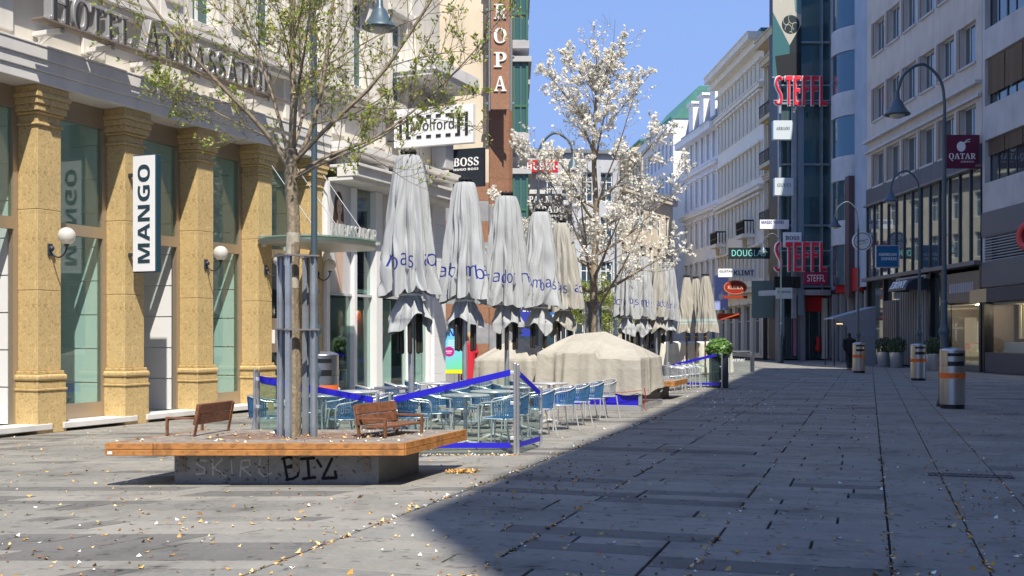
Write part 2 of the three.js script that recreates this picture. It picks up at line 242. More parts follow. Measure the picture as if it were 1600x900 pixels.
// ---------------------------------------------------------------- the hotel with granite columns
const HT = 67.6 * PI / 180, HO = [-7.776, 0, -18.36];
const hp = (t, y, n) => [HO[0] + 0.3811 * t + 0.9245 * n, y, HO[2] - 0.9245 * t + 0.3811 * n];   // facade metres -> world
{
  const hotel = thing('hotel_building', 'cream stone hotel with tan granite columns and tall shop windows', 'building', HO, HT);
  const PW = 2.05, block = (a, b, y0, y1, e, r = 0.008) => rb(a - e, b + e, y0, y1, -0.6 - e, 0 + e, r);
  const W = 0.63;
  const gp = share([block(0, W, 0, 0.7, 0)]), gb = share([block(0, W, 0.70, 0.745, 0.02, 0.015), block(0, W, 0.747, 0.86, -0.005), block(0, W, 0.862, 0.975, 0.025, 0.045), block(0, W, 0.977, 1.03, -0.02, 0.01)]);
  const gs = [[1.032, 2.366], [2.372, 3.706], [3.712, 5.088]].map(([a, b]) => share([block(0, W, a, b, -0.06)]));
  const gc = share([block(0, W, 5.09, 5.14, -0.025, 0.02), block(0, W, 5.142, 5.27, -0.06, 0.01), block(0, W, 5.272, 5.32, -0.02, 0.02), block(0, W, 5.322, 5.43, 0.01, 0.012), block(0, W, 5.432, 5.54, 0.035, 0.012), block(0, W, 5.542, 5.62, 0.06, 0.012), block(0, W, 5.622, 5.74, 0.03, 0.012)]);
  for (let k = -3; k <= 4; k++) {
    const c = obj('column', gs[0], M.tan, hotel); c.position.x = k * PW;
    obj('shaft', gs[1], M.tan, c); obj('shaft', gs[2], M.tan, c); obj('plinth', gp, M.tan, c); obj('base_moulding', gb, M.tan, c); obj('capital', gc, M.tan, c);
  }
  // shop window bays between the columns
  const inner = mat(0.72, 0.78, 0.75, { roughness: 0.9 }), tileG = share([bx(-0.015, 0, 0.01, 0.61, -2.3, -0.64)]);
  for (let k = -3; k <= 3; k++) {
    const a = k * PW + W - 0.05, b = (k + 1) * PW + 0.05, open = k === 1 || k === -1, n = -0.5;
    const fr = obj('shop_window', [bx(a, a + 0.1, 0.14, 5.38, n - 0.08, n + 0.02), bx(b - 0.1, b, 0.14, 5.38, n - 0.08, n + 0.02), bx(a + 0.1, b - 0.1, 3.38, 3.58, n - 0.07, n + 0.03), bx(a, b, 5.382, 5.738, n - 0.1, n + 0.04), ...(open ? [] : [bx(a + 0.1, b - 0.1, 0.14, 0.42, n - 0.06, n + 0.03)])], M.bronze, hotel);
    obj('pane', bx(a + 0.09, b - 0.09, 3.57, 5.39, n - 0.03, n - 0.02), M.shopglass, fr);
    if (!open) obj('pane', bx(a + 0.09, b - 0.09, 0.41, 3.39, n - 0.03, n - 0.02), M.shopglass, fr);
    obj('door_step', rb(a - 0.03, b + 0.25, 0.055, 0.155, n + 0.05, 0.03, 0.012), M.fascia, hotel);
    for (let j = 0; j < 9; j++) { const p = obj('wall_panel', tileG, M.panel, hotel); p.position.set((k + 1) * PW - 0.0, j * 0.62 + 0.14, 0); }
    obj('display_backing', [bx(a - 0.5, b, 0.1, 5.74, -2.5, -2.4), bx(a - 0.5, b, 0.02, 0.12, -2.4, n - 0.1), bx(a - 0.5, b, 5.5, 5.6, -2.4, n - 0.1)], inner, hotel);
  }
  // entablature
  const ent = [[5.742, 5.93, 0.10], [5.932, 6.12, 0.13], [6.122, 6.32, 0.165]];
  for (const [a, b, n] of ent) obj('entablature', rb(-7, 8.84, a, b, -0.75, n, 0.012), M.fascia, hotel);
  for (let k = 0; k < 14; k++) obj('cornice_block', rb(-7 + k * 1.132, -7 + k * 1.132 + 1.127, 6.323, 6.36, -0.2, 0.18, 0.01), M.fascia, hotel);
  // upper wall with windows above the columns
  const rows = [], L0 = -7, L1 = 15.2;
  const ops = []; for (let k = -3; k < 7; k++) ops.push([k * PW + W / 2 - 0.42, k * PW + W / 2 + 0.42]);
  for (const [a, b] of [[7.85, 10.1], [11.6, 13.9], [15.2, 17.4], [18.7, 20.6]]) rows.push([a, b, ops]);
  obj('upper_wall', wallGeo(L0, L1, 6.36, 22, rows, 0.35, -0.12), M.cream, hotel);
  obj('rear_mass', [bx(L0, L1, 0, 22, -12, -3.2), bx(L0, L1, 5.76, 22, -3.19, -0.6)], M.cream, hotel);
  obj('cornice', [rb(L0, L1, 7.36, 7.46, -0.118, 0.1), rb(L0, L1, 7.462, 7.56, -0.118, 0.22)], M.creamPale, hotel);
  for (const [a, b] of rows) for (const [p, q] of ops) { const w = windowPart(hotel, p, q, a, b, -0.3, M.white, M.tealglass, { mull: 1, trans: 0.7, b: 0.07 });
    obj('sill', rb(-0.12, q - p + 0.12, -0.16, -0.03, 0.19, 0.36), M.creamPale, w); obj('surround', [bx(-0.16, -0.003, -0.03, b - a + 0.1, 0.183, 0.26), bx(q - p + 0.003, q - p + 0.16, -0.03, b - a + 0.1, 0.183, 0.26), rb(-0.22, q - p + 0.22, b - a + 0.105, b - a + 0.25, 0.183, 0.36)], M.creamPale, w); }
  for (let k = -3; k < 7; k++) { const x = k * PW + W / 2 + PW / 2; obj('pilaster', [rb(x - 0.34, x + 0.34, 7.563, 11.2, -0.117, -0.03), rb(x - 0.26, x + 0.26, 6.5, 7.355, -0.117, -0.05)], M.creamPale, hotel); obj('spandrel_panel', rb(x - 0.24, x + 0.24, 8.0, 10.4, -0.027, 0.03), M.cream, hotel); }
  // second shop in the same block: white mullions, posters, display windows
}
{
  const shop = thing('fashion_shop_front', 'glass shop front with white mullions, tall portrait posters and mannequins', 'shop front', HO, HT);
  const post = (a, b, y0 = 0.02, y1 = 5.3, n = 0.02) => obj('mullion', rb(a, b, y0, y1, -0.2, n), M.white, shop);
  post(8.86, 9.0); post(10.12, 10.27); post(11.12, 11.45, 0.02, 5.3, 0.08); post(13.05, 13.2); post(14.25, 14.36);
  const bays = [[9.0, 10.12], [10.27, 11.12], [11.45, 13.05], [13.2, 14.25]];
  for (const [a, b] of bays) { obj('display_pane', bx(a, b, 0.3, 2.6, -0.11, -0.1), M.shopglass, shop); obj('frame_rail', [bx(a, b, 0.02, 0.3, -0.16, -0.04), bx(a, b, 2.6, 2.66, -0.16, -0.04)], M.palegrey, shop); if (b !== 11.12) return_poster(a, b); else obj('upper_pane', bx(a, b, 2.66, 5.3, -0.11, -0.1), M.shopglass, shop); }
  function return_poster(a, b) {
    const w = b - a, t = canvasTex(256, 640, (g, W, H) => {
      const gr = g.createLinearGradient(0, 0, W, 0); gr.addColorStop(0, '#c9c6c4'); gr.addColorStop(0.5, '#d6d3d2'); gr.addColorStop(1, '#bcbcc2'); g.fillStyle = gr; g.fillRect(0, 0, W, H);
      const cx = W * 0.5; g.fillStyle = '#4a3026'; g.beginPath(); g.ellipse(cx, 130, 48, 92, 0, 0, 7); g.fill(); g.beginPath(); g.moveTo(cx - 48, 120); g.quadraticCurveTo(cx - 78, 280, cx - 52, 360); g.lineTo(cx + 52, 330); g.quadraticCurveTo(cx + 62, 220, cx + 46, 110); g.fill();
      g.fillStyle = '#d3b8a8'; g.beginPath(); g.ellipse(cx + 8, 130, 30, 50, 0, 0, 7); g.fill(); g.fillRect(cx - 8, 165, 30, 50);
      g.beginPath(); g.moveTo(cx - 46, 216); g.quadraticCurveTo(cx + 8, 196, cx + 60, 222); g.lineTo(cx + 40, 640); g.lineTo(cx - 18, 640); g.closePath(); g.fill();
      g.fillStyle = '#4a3026'; g.beginPath(); g.moveTo(cx - 40, 120); g.quadraticCurveTo(cx - 66, 300, cx - 30, 380); g.quadraticCurveTo(cx - 16, 240, cx - 18, 110); g.fill();
      g.fillStyle = '#3b2620'; g.fillRect(cx - 6, 122, 11, 5); g.fillRect(cx + 20, 122, 11, 5); g.fillStyle = '#b35a55'; g.fillRect(cx + 2, 156, 18, 6);
    });
    obj('poster', bx(a, b, 2.66, 5.3, -0.13, -0.09), M.panel, shop);
    obj('poster_print', new THREE.PlaneGeometry(w, 2.62).translate((a + b) / 2, 3.98, -0.086), mat(1, 1, 1, { map: t, roughness: 0.4 }), shop, true);
  }
  const inn = mat(0.16, 0.2, 0.2, { roughness: 0.8 });
  obj('display_room', [bx(8.9, 14.9, 0.02, 5.3, -3.1, -3.0), bx(8.9, 14.9, 0.02, 0.14, -3, -0.2), bx(8.9, 14.9, 2.7, 2.8, -3, -0.2), bx(14.88, 14.95, 0.14, 5.3, -3, -0.2)], inn, shop);
  obj('curtain_panel', rb(10.9, 10.98, 0.14, 2.6, -1.6, -0.5), M.panel, shop); obj('curtain_panel', rb(12.9, 12.98, 0.14, 2.6, -1.9, -0.5), M.panel, shop);
  // double ledge above
  obj('lower_ledge', [rb(9.02, 15.15, 5.31, 5.40, -0.15, 0.62), rb(9.0, 15.17, 5.402, 5.63, 0.2, 0.74), rb(9.0, 15.17, 5.632, 5.70, -0.2, 0.82)], M.fascia, shop);
  obj('upper_ledge', [rb(8.86, 15.15, 5.98, 6.06, -0.15, 0.5), rb(8.86, 15.17, 6.062, 6.22, -0.2, 0.58)], M.fascia, shop);
  for (const t of [9.3, 11.0, 12.1, 13.5, 14.8]) obj('ledge_post', rb(t, t + 0.16, 5.703, 5.978, 0.0, 0.42), M.white, shop);
  obj('ledge_backing', bx(8.86, 15.15, 5.702, 6.36, -0.4, -0.2), M.bluestone, shop);
  // corner pier of white tiles
  for (let j = 0; j < 10; j++) obj('corner_tile', rb(14.4, 15.14, 0.02 + j * 0.53, 0.545 + j * 0.53, -0.5, 0.1, 0.006), M.panel, shop);
  for (let j = 0; j < 5; j++) obj('corner_tile', rb(14.62, 15.14, 6.4 + j * 0.6, 6.992 + j * 0.6, -0.1, 0.35, 0.006), M.palegrey, shop);
  // flat box balcony over the shop
  obj('balcony', [rb(12.4, 15.1, 8.5, 8.62, -0.11, 1.1), rb(12.35, 15.15, 8.622, 8.95, -0.11, 1.16)], M.whitewall, shop);
}
{ // letters over the columns
  const s = thing('hotel_letters', 'long row of raised silver capitals on a rail above the granite columns', 'sign', hp(-0.52, 6.63, 0.45), HT);
  obj('rail', [rb(0, 6.85, -0.02, 0.02, -0.07, 0.17, 0.008)], M.bronzeDark, s);
  const lm = mat(0.50, 0.49, 0.48, { roughness: 0.4, metalness: 0.5 });
  const words = [['H', 0.62], ['OTEL', 0.5], [' ', 0], ['A', 0.62], ['MBASSADOR', 0.5]]; let x = 0.25; const total = 6.35; const pieces = [];
  const tmp = []; for (const [str, h] of words) for (const ch of str) { if (ch === ' ') { x += 0.34; continue; } const g = new TextGeometry(ch, { font: fonts.serif_bold, size: h, depth: 0.16, curveSegments: 5, bevelEnabled: true, bevelSize: 0.008, bevelThickness: 0.012, bevelSegments: 1 }); g.computeBoundingBox(); const b = g.boundingBox; g.translate(-b.min.x, 0.022 - b.min.y, -0.03); const fc = new TextGeometry(ch, { font: fonts.serif_bold, size: h, depth: 0.01, curveSegments: 5, bevelEnabled: true, bevelSize: 0.001, bevelThickness: 0.001, bevelOffset: -0.02, bevelSegments: 1 }).translate(-b.min.x, 0.022 - b.min.y, 0.146); tmp.push([g, x, fc]); x += b.max.x - b.min.x + 0.06; }
  const k = total / x; for (const [g, gx, fc] of tmp) { g.scale(k, 1, 1); fc.scale(k, 1, 1); const o = obj('letter', g, lm, s); o.position.x = gx * k; obj('letter_face', fc, K(0.05, 0.05, 0.052), o); }
  for (let j = 0; j < 6; j++) { const b = obj('bracket', [rb(-0.05, 0.05, -0.1, -0.02, -0.55, 0.05), bar([0, -0.06, 0], [0, -0.28, -0.55], 0.014), bar([0.0, -0.06, -0.3], [0, -0.28, -0.56], 0.012)], M.fascia, s); b.position.x = 0.55 + j * 1.15; }
}
{ // globe lamps on the columns
  const L = ['beside the banner sign', 'on the column past the banner sign', 'on the column before the hotel entrance', 'on the column past the hotel entrance'];
  const s = thing('globe_wall_lamp', 'white globe lamp on iron arm, on the first whole granite column', 'lamp', hp(0.315, 3.05, -0.06), HT, 'globe lamps on the hotel columns');
  obj('wall_plate', [rb(-0.05, 0.05, -0.1, 0.1, 0, 0.03), new THREE.SphereGeometry(0.045, 10, 8).translate(0, 0.02, 0.05)], M.navy, s);
  obj('arm', [tube([[0, -0.02, 0.04], [0, -0.12, 0.14], [0, -0.12, 0.26], [0, -0.02, 0.36], [0, 0.06, 0.37]], 0.014, 6, 20), cyl(0.03, 0.055, 0.05, 0.09, 0, 0.37, 12)], M.navy, s);
  obj('globe', new THREE.SphereGeometry(0.145, 20, 14).translate(0, 0.215, 0.37), M.globe, s);
  [2, 3, 4].forEach((k, i) => dup(s, 'white globe lamp on iron arm, ' + L[i + 1], hp(k * 2.05 + 0.315, 3.05, -0.06), HT));
}
{ // projecting banner sign
  const s = thing('banner_sign', 'tall narrow white sign with dark letters reading upwards on a granite column', 'sign', hp(2.22, 2.76, 0.0), HT - PI / 2);
  // local x is outwards here (away from the facade), z towards the viewer
  obj('sign_box', rb(0.06, 0.6, 0, 2.13, -0.08, 0.05, 0.012), mat(0.02, 0.06, 0.09, { roughness: 0.4 }), s);
  obj('sign_face', rb(0.075, 0.575, 0.02, 2.11, 0.051, 0.058, 0.003), M.white, s);
  const g = text('MANGO', 0.27, 0.006, 'sans_bold', 1.78).rotateZ(PI / 2).translate(0.46, 1.06, 0.0585); obj('lettering', g, mat(0.012, 0.04, 0.06), s);
  obj('bracket', [bx(-0.14, 0.062, 0.3, 0.36, -0.03, 0.03), bx(-0.14, 0.062, 1.75, 1.81, -0.03, 0.03)], M.dark, s);
}
{ // entrance canopy with its letters
  const s = thing('entrance_canopy', 'rounded glass canopy hung on rods over the hotel entrance', 'canopy', hp(7.6, 3.7, 0), HT);
  const sh = new THREE.Shape(); sh.moveTo(-1.5, 0); sh.lineTo(-1.5, 0.9); sh.absellipse(0, 0.9, 1.5, 0.95, PI, 0, true); sh.lineTo(1.5, 0);
  obj('glass_plate', new THREE.ExtrudeGeometry(sh, { depth: 0.03, bevelEnabled: false, curveSegments: 20 }).rotateX(PI / 2).translate(0, 0.06, 0), mat(0.5, 0.62, 0.58, { physical: true, transmission: 0.6, roughness: 0.12, thickness: 0 }), s);
  const sh2 = new THREE.Shape(); sh2.moveTo(-1.4, 0); sh2.lineTo(-1.4, 0.85); sh2.absellipse(0, 0.85, 1.4, 0.86, PI, 0, true); sh2.lineTo(1.4, 0);
  obj('soffit', new THREE.ExtrudeGeometry(sh2, { depth: 0.02, bevelEnabled: true, bevelSize: 0.04, bevelThickness: 0.05, bevelSegments: 2, curveSegments: 20 }).rotateX(PI / 2).translate(0, -0.03, 0), mat(0.55, 0.53, 0.47, { roughness: 0.45, metalness: 0.4 }), s);
  for (const x of [-1.1, 0, 1.1]) obj('tie_rod', bar([x, 0.05, 1.3], [x, 1.75, -0.02], 0.01), M.galv, s);
  obj('lettering', text('AMBASSADOR', 0.3, 0.05, 'sans_regular', 2.0).translate(0.2, 0.07, 1.35), M.alu, s);
  const d = thing('hotel_entrance', 'dark hotel doorway between the last two granite columns', 'doorway', hp(6.83, 0, -0.45), HT);
  obj('door_frame', [rb(0, 0.08, 0.02, 3.3, -0.05, 0.05), rb(1.3, 1.37, 0.02, 3.3, -0.05, 0.05), rb(0.64, 0.72, 0.02, 3.3, -0.05, 0.05)], M.bronzeDark, d);
  for (const a of [0.08, 0.72]) obj('door_leaf', bx(a, a + 0.57, 0.03, 3.25, -0.02, 0), M.darkglass, d);
  const m = thing('menu_case', 'small dark glazed notice case on a granite column', 'notice case', hp(6.85, 1.25, -0.3), HT - PI / 2);
  obj('case', rb(0.0, 0.34, 0, 0.75, 0, 0.06), M.bronzeDark, m); obj('notice', bx(0.07, 0.27, 0.2, 0.5, 0.062, 0.066), M.white, m);
  const n = thing('house_number', 'small white house number plate 22 on a column', 'number plate', hp(6.4, 3.55, -0.055), HT); obj('plate', rb(-0.09, 0.09, 0, 0.24, 0, 0.015), M.white, n); obj('numeral', text('22', 0.1, 0.004, 'sans_bold').translate(0, 0.07, 0.0155), M.black, n);
}
// ---------------------------------------------------------------- signs (flat boards with real letters)
const RT = -PI / 2;                               // facades on the shaded side: local x towards the viewer, z across the street
function board(name, label, [x, y, z], turn, w, h, mats, lines, { d = 0.12, frame, group, rim = 0.0 } = {}) {   // centre of the board; lines: [string, capital height, y, colour material, font, width, x]
  const s = thing(name, label, 'sign', [x, y, z], turn, group);
  obj('panel', rb(-w / 2, w / 2, -h / 2, h / 2, -d, 0, 0.01), mats, s);
  if (frame) obj('frame', [bx(-w / 2 - rim, w / 2 + rim, h / 2, h / 2 + rim, -d - 0.01, 0.02), bx(-w / 2 - rim, w / 2 + rim, -h / 2 - rim, -h / 2, -d - 0.01, 0.02), bx(-w / 2 - rim, -w / 2, -h / 2, h / 2, -d - 0.01, 0.02), bx(w / 2, w / 2 + rim, -h / 2, h / 2, -d - 0.01, 0.02)], frame, s);
  for (const [str, ch, yy, m, font, tw, xx = 0] of lines) obj('lettering', text(str, ch, 0.012, font || 'sans_bold', tw || 0).translate(xx, yy, 0.002), m, s);
  return s;
}
const arm = (s, a, b, r = 0.025) => obj('bracket_arm', bar(a, b, r), M.dark, s);
const ink = K(0.015, 0.02, 0.025), snow = K(0.85, 0.85, 0.85);
{ // perpendicular signs on the hotel block
  const b = HT - PI / 2;
  const c = hp(12.0, 7.05, 1.25), s = board('shop_sign', 'large white projecting sign with a black name in bracket marks', c, b, 2.28, 1.0, M.white, [['Wolford', 0.26, -0.1, ink, 'sans_regular', 1.22]], { d: 0.16 });
  const bars = [bx(-0.98, -0.9, -0.3, 0.3, 0.002, 0.014), bx(0.92, 1.0, -0.3, 0.3, 0.002, 0.014)];
  for (const q of [-1, 1]) bars.push(bx(q * 0.74 - 0.04, q * 0.74 + 0.04, -0.3, 0.3, 0.002, 0.014), bx(q > 0 ? 0.64 : -0.7, q > 0 ? 0.7 : -0.64, 0.23, 0.3, 0.002, 0.0135), bx(q > 0 ? 0.64 : -0.7, q > 0 ? 0.7 : -0.64, -0.3, -0.23, 0.002, 0.0135));
  for (let k = 0; k < 4; k++) bars.push(bx(-0.47 + k * 0.28, -0.33 + k * 0.28, 0.22, 0.3, 0.002, 0.014), bx(-0.47 + k * 0.28, -0.33 + k * 0.28, -0.3, -0.22, 0.002, 0.014));
  for (const q of bars) obj('bracket_mark', q, ink, s); arm(s, [-1.1, 0.3, -0.08], [-1.4, 0.3, -0.08]); arm(s, [-1.1, -0.3, -0.08], [-1.4, -0.3, -0.08]);
  const t = board('shop_sign', 'square dark navy projecting sign with white serif capitals', hp(15.2, 6.45, 0.72), b, 1.1, 1.1, K(0.012, 0.018, 0.028), [['BOSS', 0.24, 0.05, snow, 'serif_bold', 0.8], ['HUGO BOSS', 0.065, -0.08, snow, 'sans_bold', 0.78]], { d: 0.14 });
  arm(t, [-0.5, 0.3, -0.07], [-0.85, 0.3, -0.07]); arm(t, [-0.5, -0.3, -0.07], [-0.85, -0.3, -0.07]);
}
{ // corner hotel in banded stone
  const e = thing('corner_hotel', 'beige corner building with brown stone bands and green framed bay windows', 'building', [0, 0, -38]);
  obj('side_wall', wallGeo(-9, -0.78, 6.83, 24, [[13.5, 15.3, [[-6.5, -5.3]]]], 0.4), M.beige, e);
  windowPart(e, -6.5, -5.3, 13.5, 15.3, -0.25, M.white, M.tealglass);
  let y = 0, k = 0; for (const h of [0.75, 0.6, 0.7, 0.65, 0.7, 0.7, 0.7, 0.7, 0.7, 0.63]) { const m = k % 2 ? M.brownstone : M.bluestone; for (let j = 0; j < 7; j++) obj('stone_course', rb(-9 + j * 1.174, -9 + j * 1.174 + 1.17, y + 0.004, y + h, -0.4, 0.03, 0.008), m, e); y += h; k++; }
  // brown corner pier
  for (let j = 0; j < 24; j++) { const g = ext([[-0.77, 0], [-0.1, -0.55], [0.02, -0.75], [0.02, -1.5], [-0.77, -1.5]].map(p => [p[0], p[1] + 0.06]), 0.995, 0).rotateX(PI / 2); obj('pier_block', g.translate(0, 1 + j, 0), j < 7 && j % 2 ? M.bluestone : M.brownstone, e); }
  obj('street_wall', bx(-0.4, 0.0, 0, 24, -14, -1.45), M.beige, e); obj('rear_mass', bx(-9, -0.41, 0, 24, -14, -0.42), M.beige, e);
  const green = K(0.05, 0.16, 0.10);
  for (const [y0, y1] of [[8.9, 11.4], [12.2, 14.7], [15.5, 18], [5.2, 7.4]]) for (const z0 of [-2.0, -5.6, -9.2]) {
    const b = obj('bay_window', rb(0, 0.62, y0 - 0.3, y0, z0 - 2.6, z0), M.palegrey, e); obj('bay_roof', rb(0, 0.7, y1, y1 + 0.2, z0 - 2.7, z0 + 0.1), M.palegrey, b);
    const fr = []; for (const zz of [z0 - 2.56, z0 - 1.7, z0 - 0.87, z0 - 0.03]) fr.push(bx(0.5, 0.58, y0, y1, zz - 0.04, zz + 0.04)); for (const xx of [0.04, 0.28]) fr.push(bx(xx, xx + 0.06, y0, y1, z0 - 0.06, z0)); fr.push(bx(0.02, 0.58, y0 + 0.9, y0 + 0.98, z0 - 0.05, z0 + 0.005));
    obj('frame', fr, green, b); obj('pane', [bx(0, 0.52, y0, y1, z0 - 2.5, z0 - 0.04)], M.tealglass, b);
  }
  obj('roof', bx(-9.1, 0.1, 24.003, 24.3, -14, 0.1), M.roofgrey, e);
  const s = thing('vertical_hotel_sign', 'tall brown vertical sign with white capitals down the corner pier', 'sign', [-0.42, 7.9, -37.2]);
  obj('rail', [rb(-0.36, -0.3, 1.2, 8.5, -0.06, 0), rb(0.36, 0.42, 1.2, 8.5, -0.06, 0)], M.polegrey, s);
  for (let j = 0; j < 6; j++) obj('cross_rail', rb(-0.44, 0.5, 1.42 + j * 1.56, 1.5 + j * 1.56, -0.2, -0.065), M.polegrey, s);
  obj('sign_panel', rb(-0.29, 0.35, 1.25, 8.4, -0.05, -0.02), M.brownstone, s);
  'APORUE'.split('').forEach((c, j) => obj('letter', text(c, 0.5, 0.04, 'serif_bold', 0.42).translate(0.03, 1.85 + j * 0.8, -0.015), snow, s));
}
{ // low shop block behind it, farther houses of the sunny side and the end of the street
  const rowsFor = (y0, n, h, gap, ops) => Array.from({ length: n }, (_, k) => [y0 + k * (h + gap), y0 + k * (h + gap) + h, ops]);
  const a = building('low_shop_building', 'low white shop block behind the closed grey parasols', 0, [-9, -54], 0, { L: 10.6, depth: 12, H: 9.6, rows: [[0.3, 3.2, spread(6, 10.2, 3, 1.1)], [4.2, 6.2, spread(5, 10.2, 4, 0.8)]], wall: M.whitewall, frame: M.dark, glass: M.blueglass });
  board('shop_sign', 'wide black sign with white serif capitals above the parasols', [X(853, 53), Y(331, 53), -53.3], 0, 2.5, 0.72, M.black, [['RADO', 0.3, 0.0, snow, 'serif_bold', 1.1, 0.35], ['SWITZERLAND', 0.09, -0.2, snow, 'sans_bold', 1.0, 0.35]], {});
  board('shop_sign', 'dark sign with white letters just above the wide black sign', [X(848, 53), Y(310, 53), -53.4], 0, 2.0, 0.55, K(0.03, 0.03, 0.035), [['PA · M', 0.3, -0.14, snow, 'serif_bold', 1.1, -0.1]], {});
  board('shop_sign', 'red sign with white letters behind the blossoming branches', [X(846, 53), Y(257, 53), -53.5], 0, 1.6, 0.6, M.red, [['HUBER', 0.36, -0.18, snow, 'sans_bold', 1.35]], {});
  building('corner_office_building', 'pale stone building with rows of windows behind the blossoming tree', 0, [-1.5, -72], 8 * PI / 180, { L: 8.6, depth: 14, H: 13.5, rows: [[0.4, 3.4, spread(1, 8.4, 4, 1.2)], ...rowsFor(4.6, 3, 1.9, 1.0, spread(0.6, 8.4, 6, 0.8))], wall: M.palegrey, frame: M.white, glass: M.blueglass, bands: [[4.0, 4.2, 0.25]] });
  const gl = building('glass_office_building', 'teal glass building with slim white bands beyond the blossoming tree', 0, [4.5, -118], 3 * PI / 180, { L: 7.5, depth: 14, H: 18, rows: rowsFor(4, 4, 2.5, 0.8, spread(0.1, 7.4, 6, 1.1)), wall: M.palegrey, frame: M.alu, glass: M.tealglass });
  building('end_building', 'wide pale building closing the end of the street', 0, [10, -150], 0, { L: 24, depth: 14, H: 19, rows: rowsFor(4.4, 4, 2.1, 1.3, spread(0.5, 23.5, 15, 0.95)), wall: M.palegrey, frame: M.white, glass: M.blueglass, bands: [[3.8, 4.1, 0.3], [18, 18.5, 0.5]] });
  const o = building('orange_roof_house', 'small far house with an orange top storey', 0, [X(1016, 165), -165], 0, { L: 5, depth: 8, H: Y(262, 165), rows: [[20.5, 22.2, spread(0.3, 4.7, 3, 0.8)]], wall: K(0.6, 0.2, 0.08), frame: M.white, glass: M.blueglass });
  building('far_sunny_house', 'far sunlit cream house on the parasol side of the street', 0, [1.8, -84], 62 * PI / 180, { L: 30, depth: 10, H: 15, rows: [[0.4, 3.2, spread(1, 29, 9, 2)], ...rowsFor(4.8, 3, 2.0, 1.2, spread(0.5, 29.5, 13, 1.0))], wall: M.beige, frame: M.white, glass: M.blueglass, bands: [[3.8, 4.1, 0.3], [14.4, 14.8, 0.5]] });
}
// ---------------------------------------------------------------- shaded side, from near to far
{ // a long block beside and behind the viewer (it throws the street's big shadow)
  const far = [18.0, 37.3], near = [4.39, -9.63], L = Math.hypot(far[0] - near[0], far[1] - near[1]), an = Math.atan2(far[0] - near[0], far[1] - near[1]);
  const ops = spread(1, L - 1, 20, 1.3);
  building('shadow_side_building', 'grey office block along the shaded edge of the street', 0, [far[0], -far[1]], RT - an, { L, depth: 14, H: 29.75, rows: [[0.4, 3.6, spread(0.6, L - 0.6, 12, 3)], ...[5.2, 8.6, 12, 15.4, 18.8, 22.2].map(y => [y, y + 2, ops])], wall: M.greywall, frame: M.dark, glass: M.darkglass, bands: [[4, 4.4, 0.3]] });
  const L2 = 30, a2 = Math.atan2(0.296, -0.955) + PI;   // the row bends away behind the viewer
  building('bent_row_building', 'grey block where the shaded row bends away behind the viewer', 0, [near[0], -near[1] + 0.02], RT - a2, { L: L2, depth: 14, H: 29.75, rows: [[0.4, 3.6, spread(0.6, L2 - 0.6, 8, 3)], ...[5.2, 8.6, 12, 15.4, 18.8, 22.2].map(y => [y, y + 2, spread(1, L2 - 1, 12, 1.3)])], wall: M.greywall, frame: M.dark, glass: M.darkglass, bands: [[4, 4.4, 0.3]] });
}
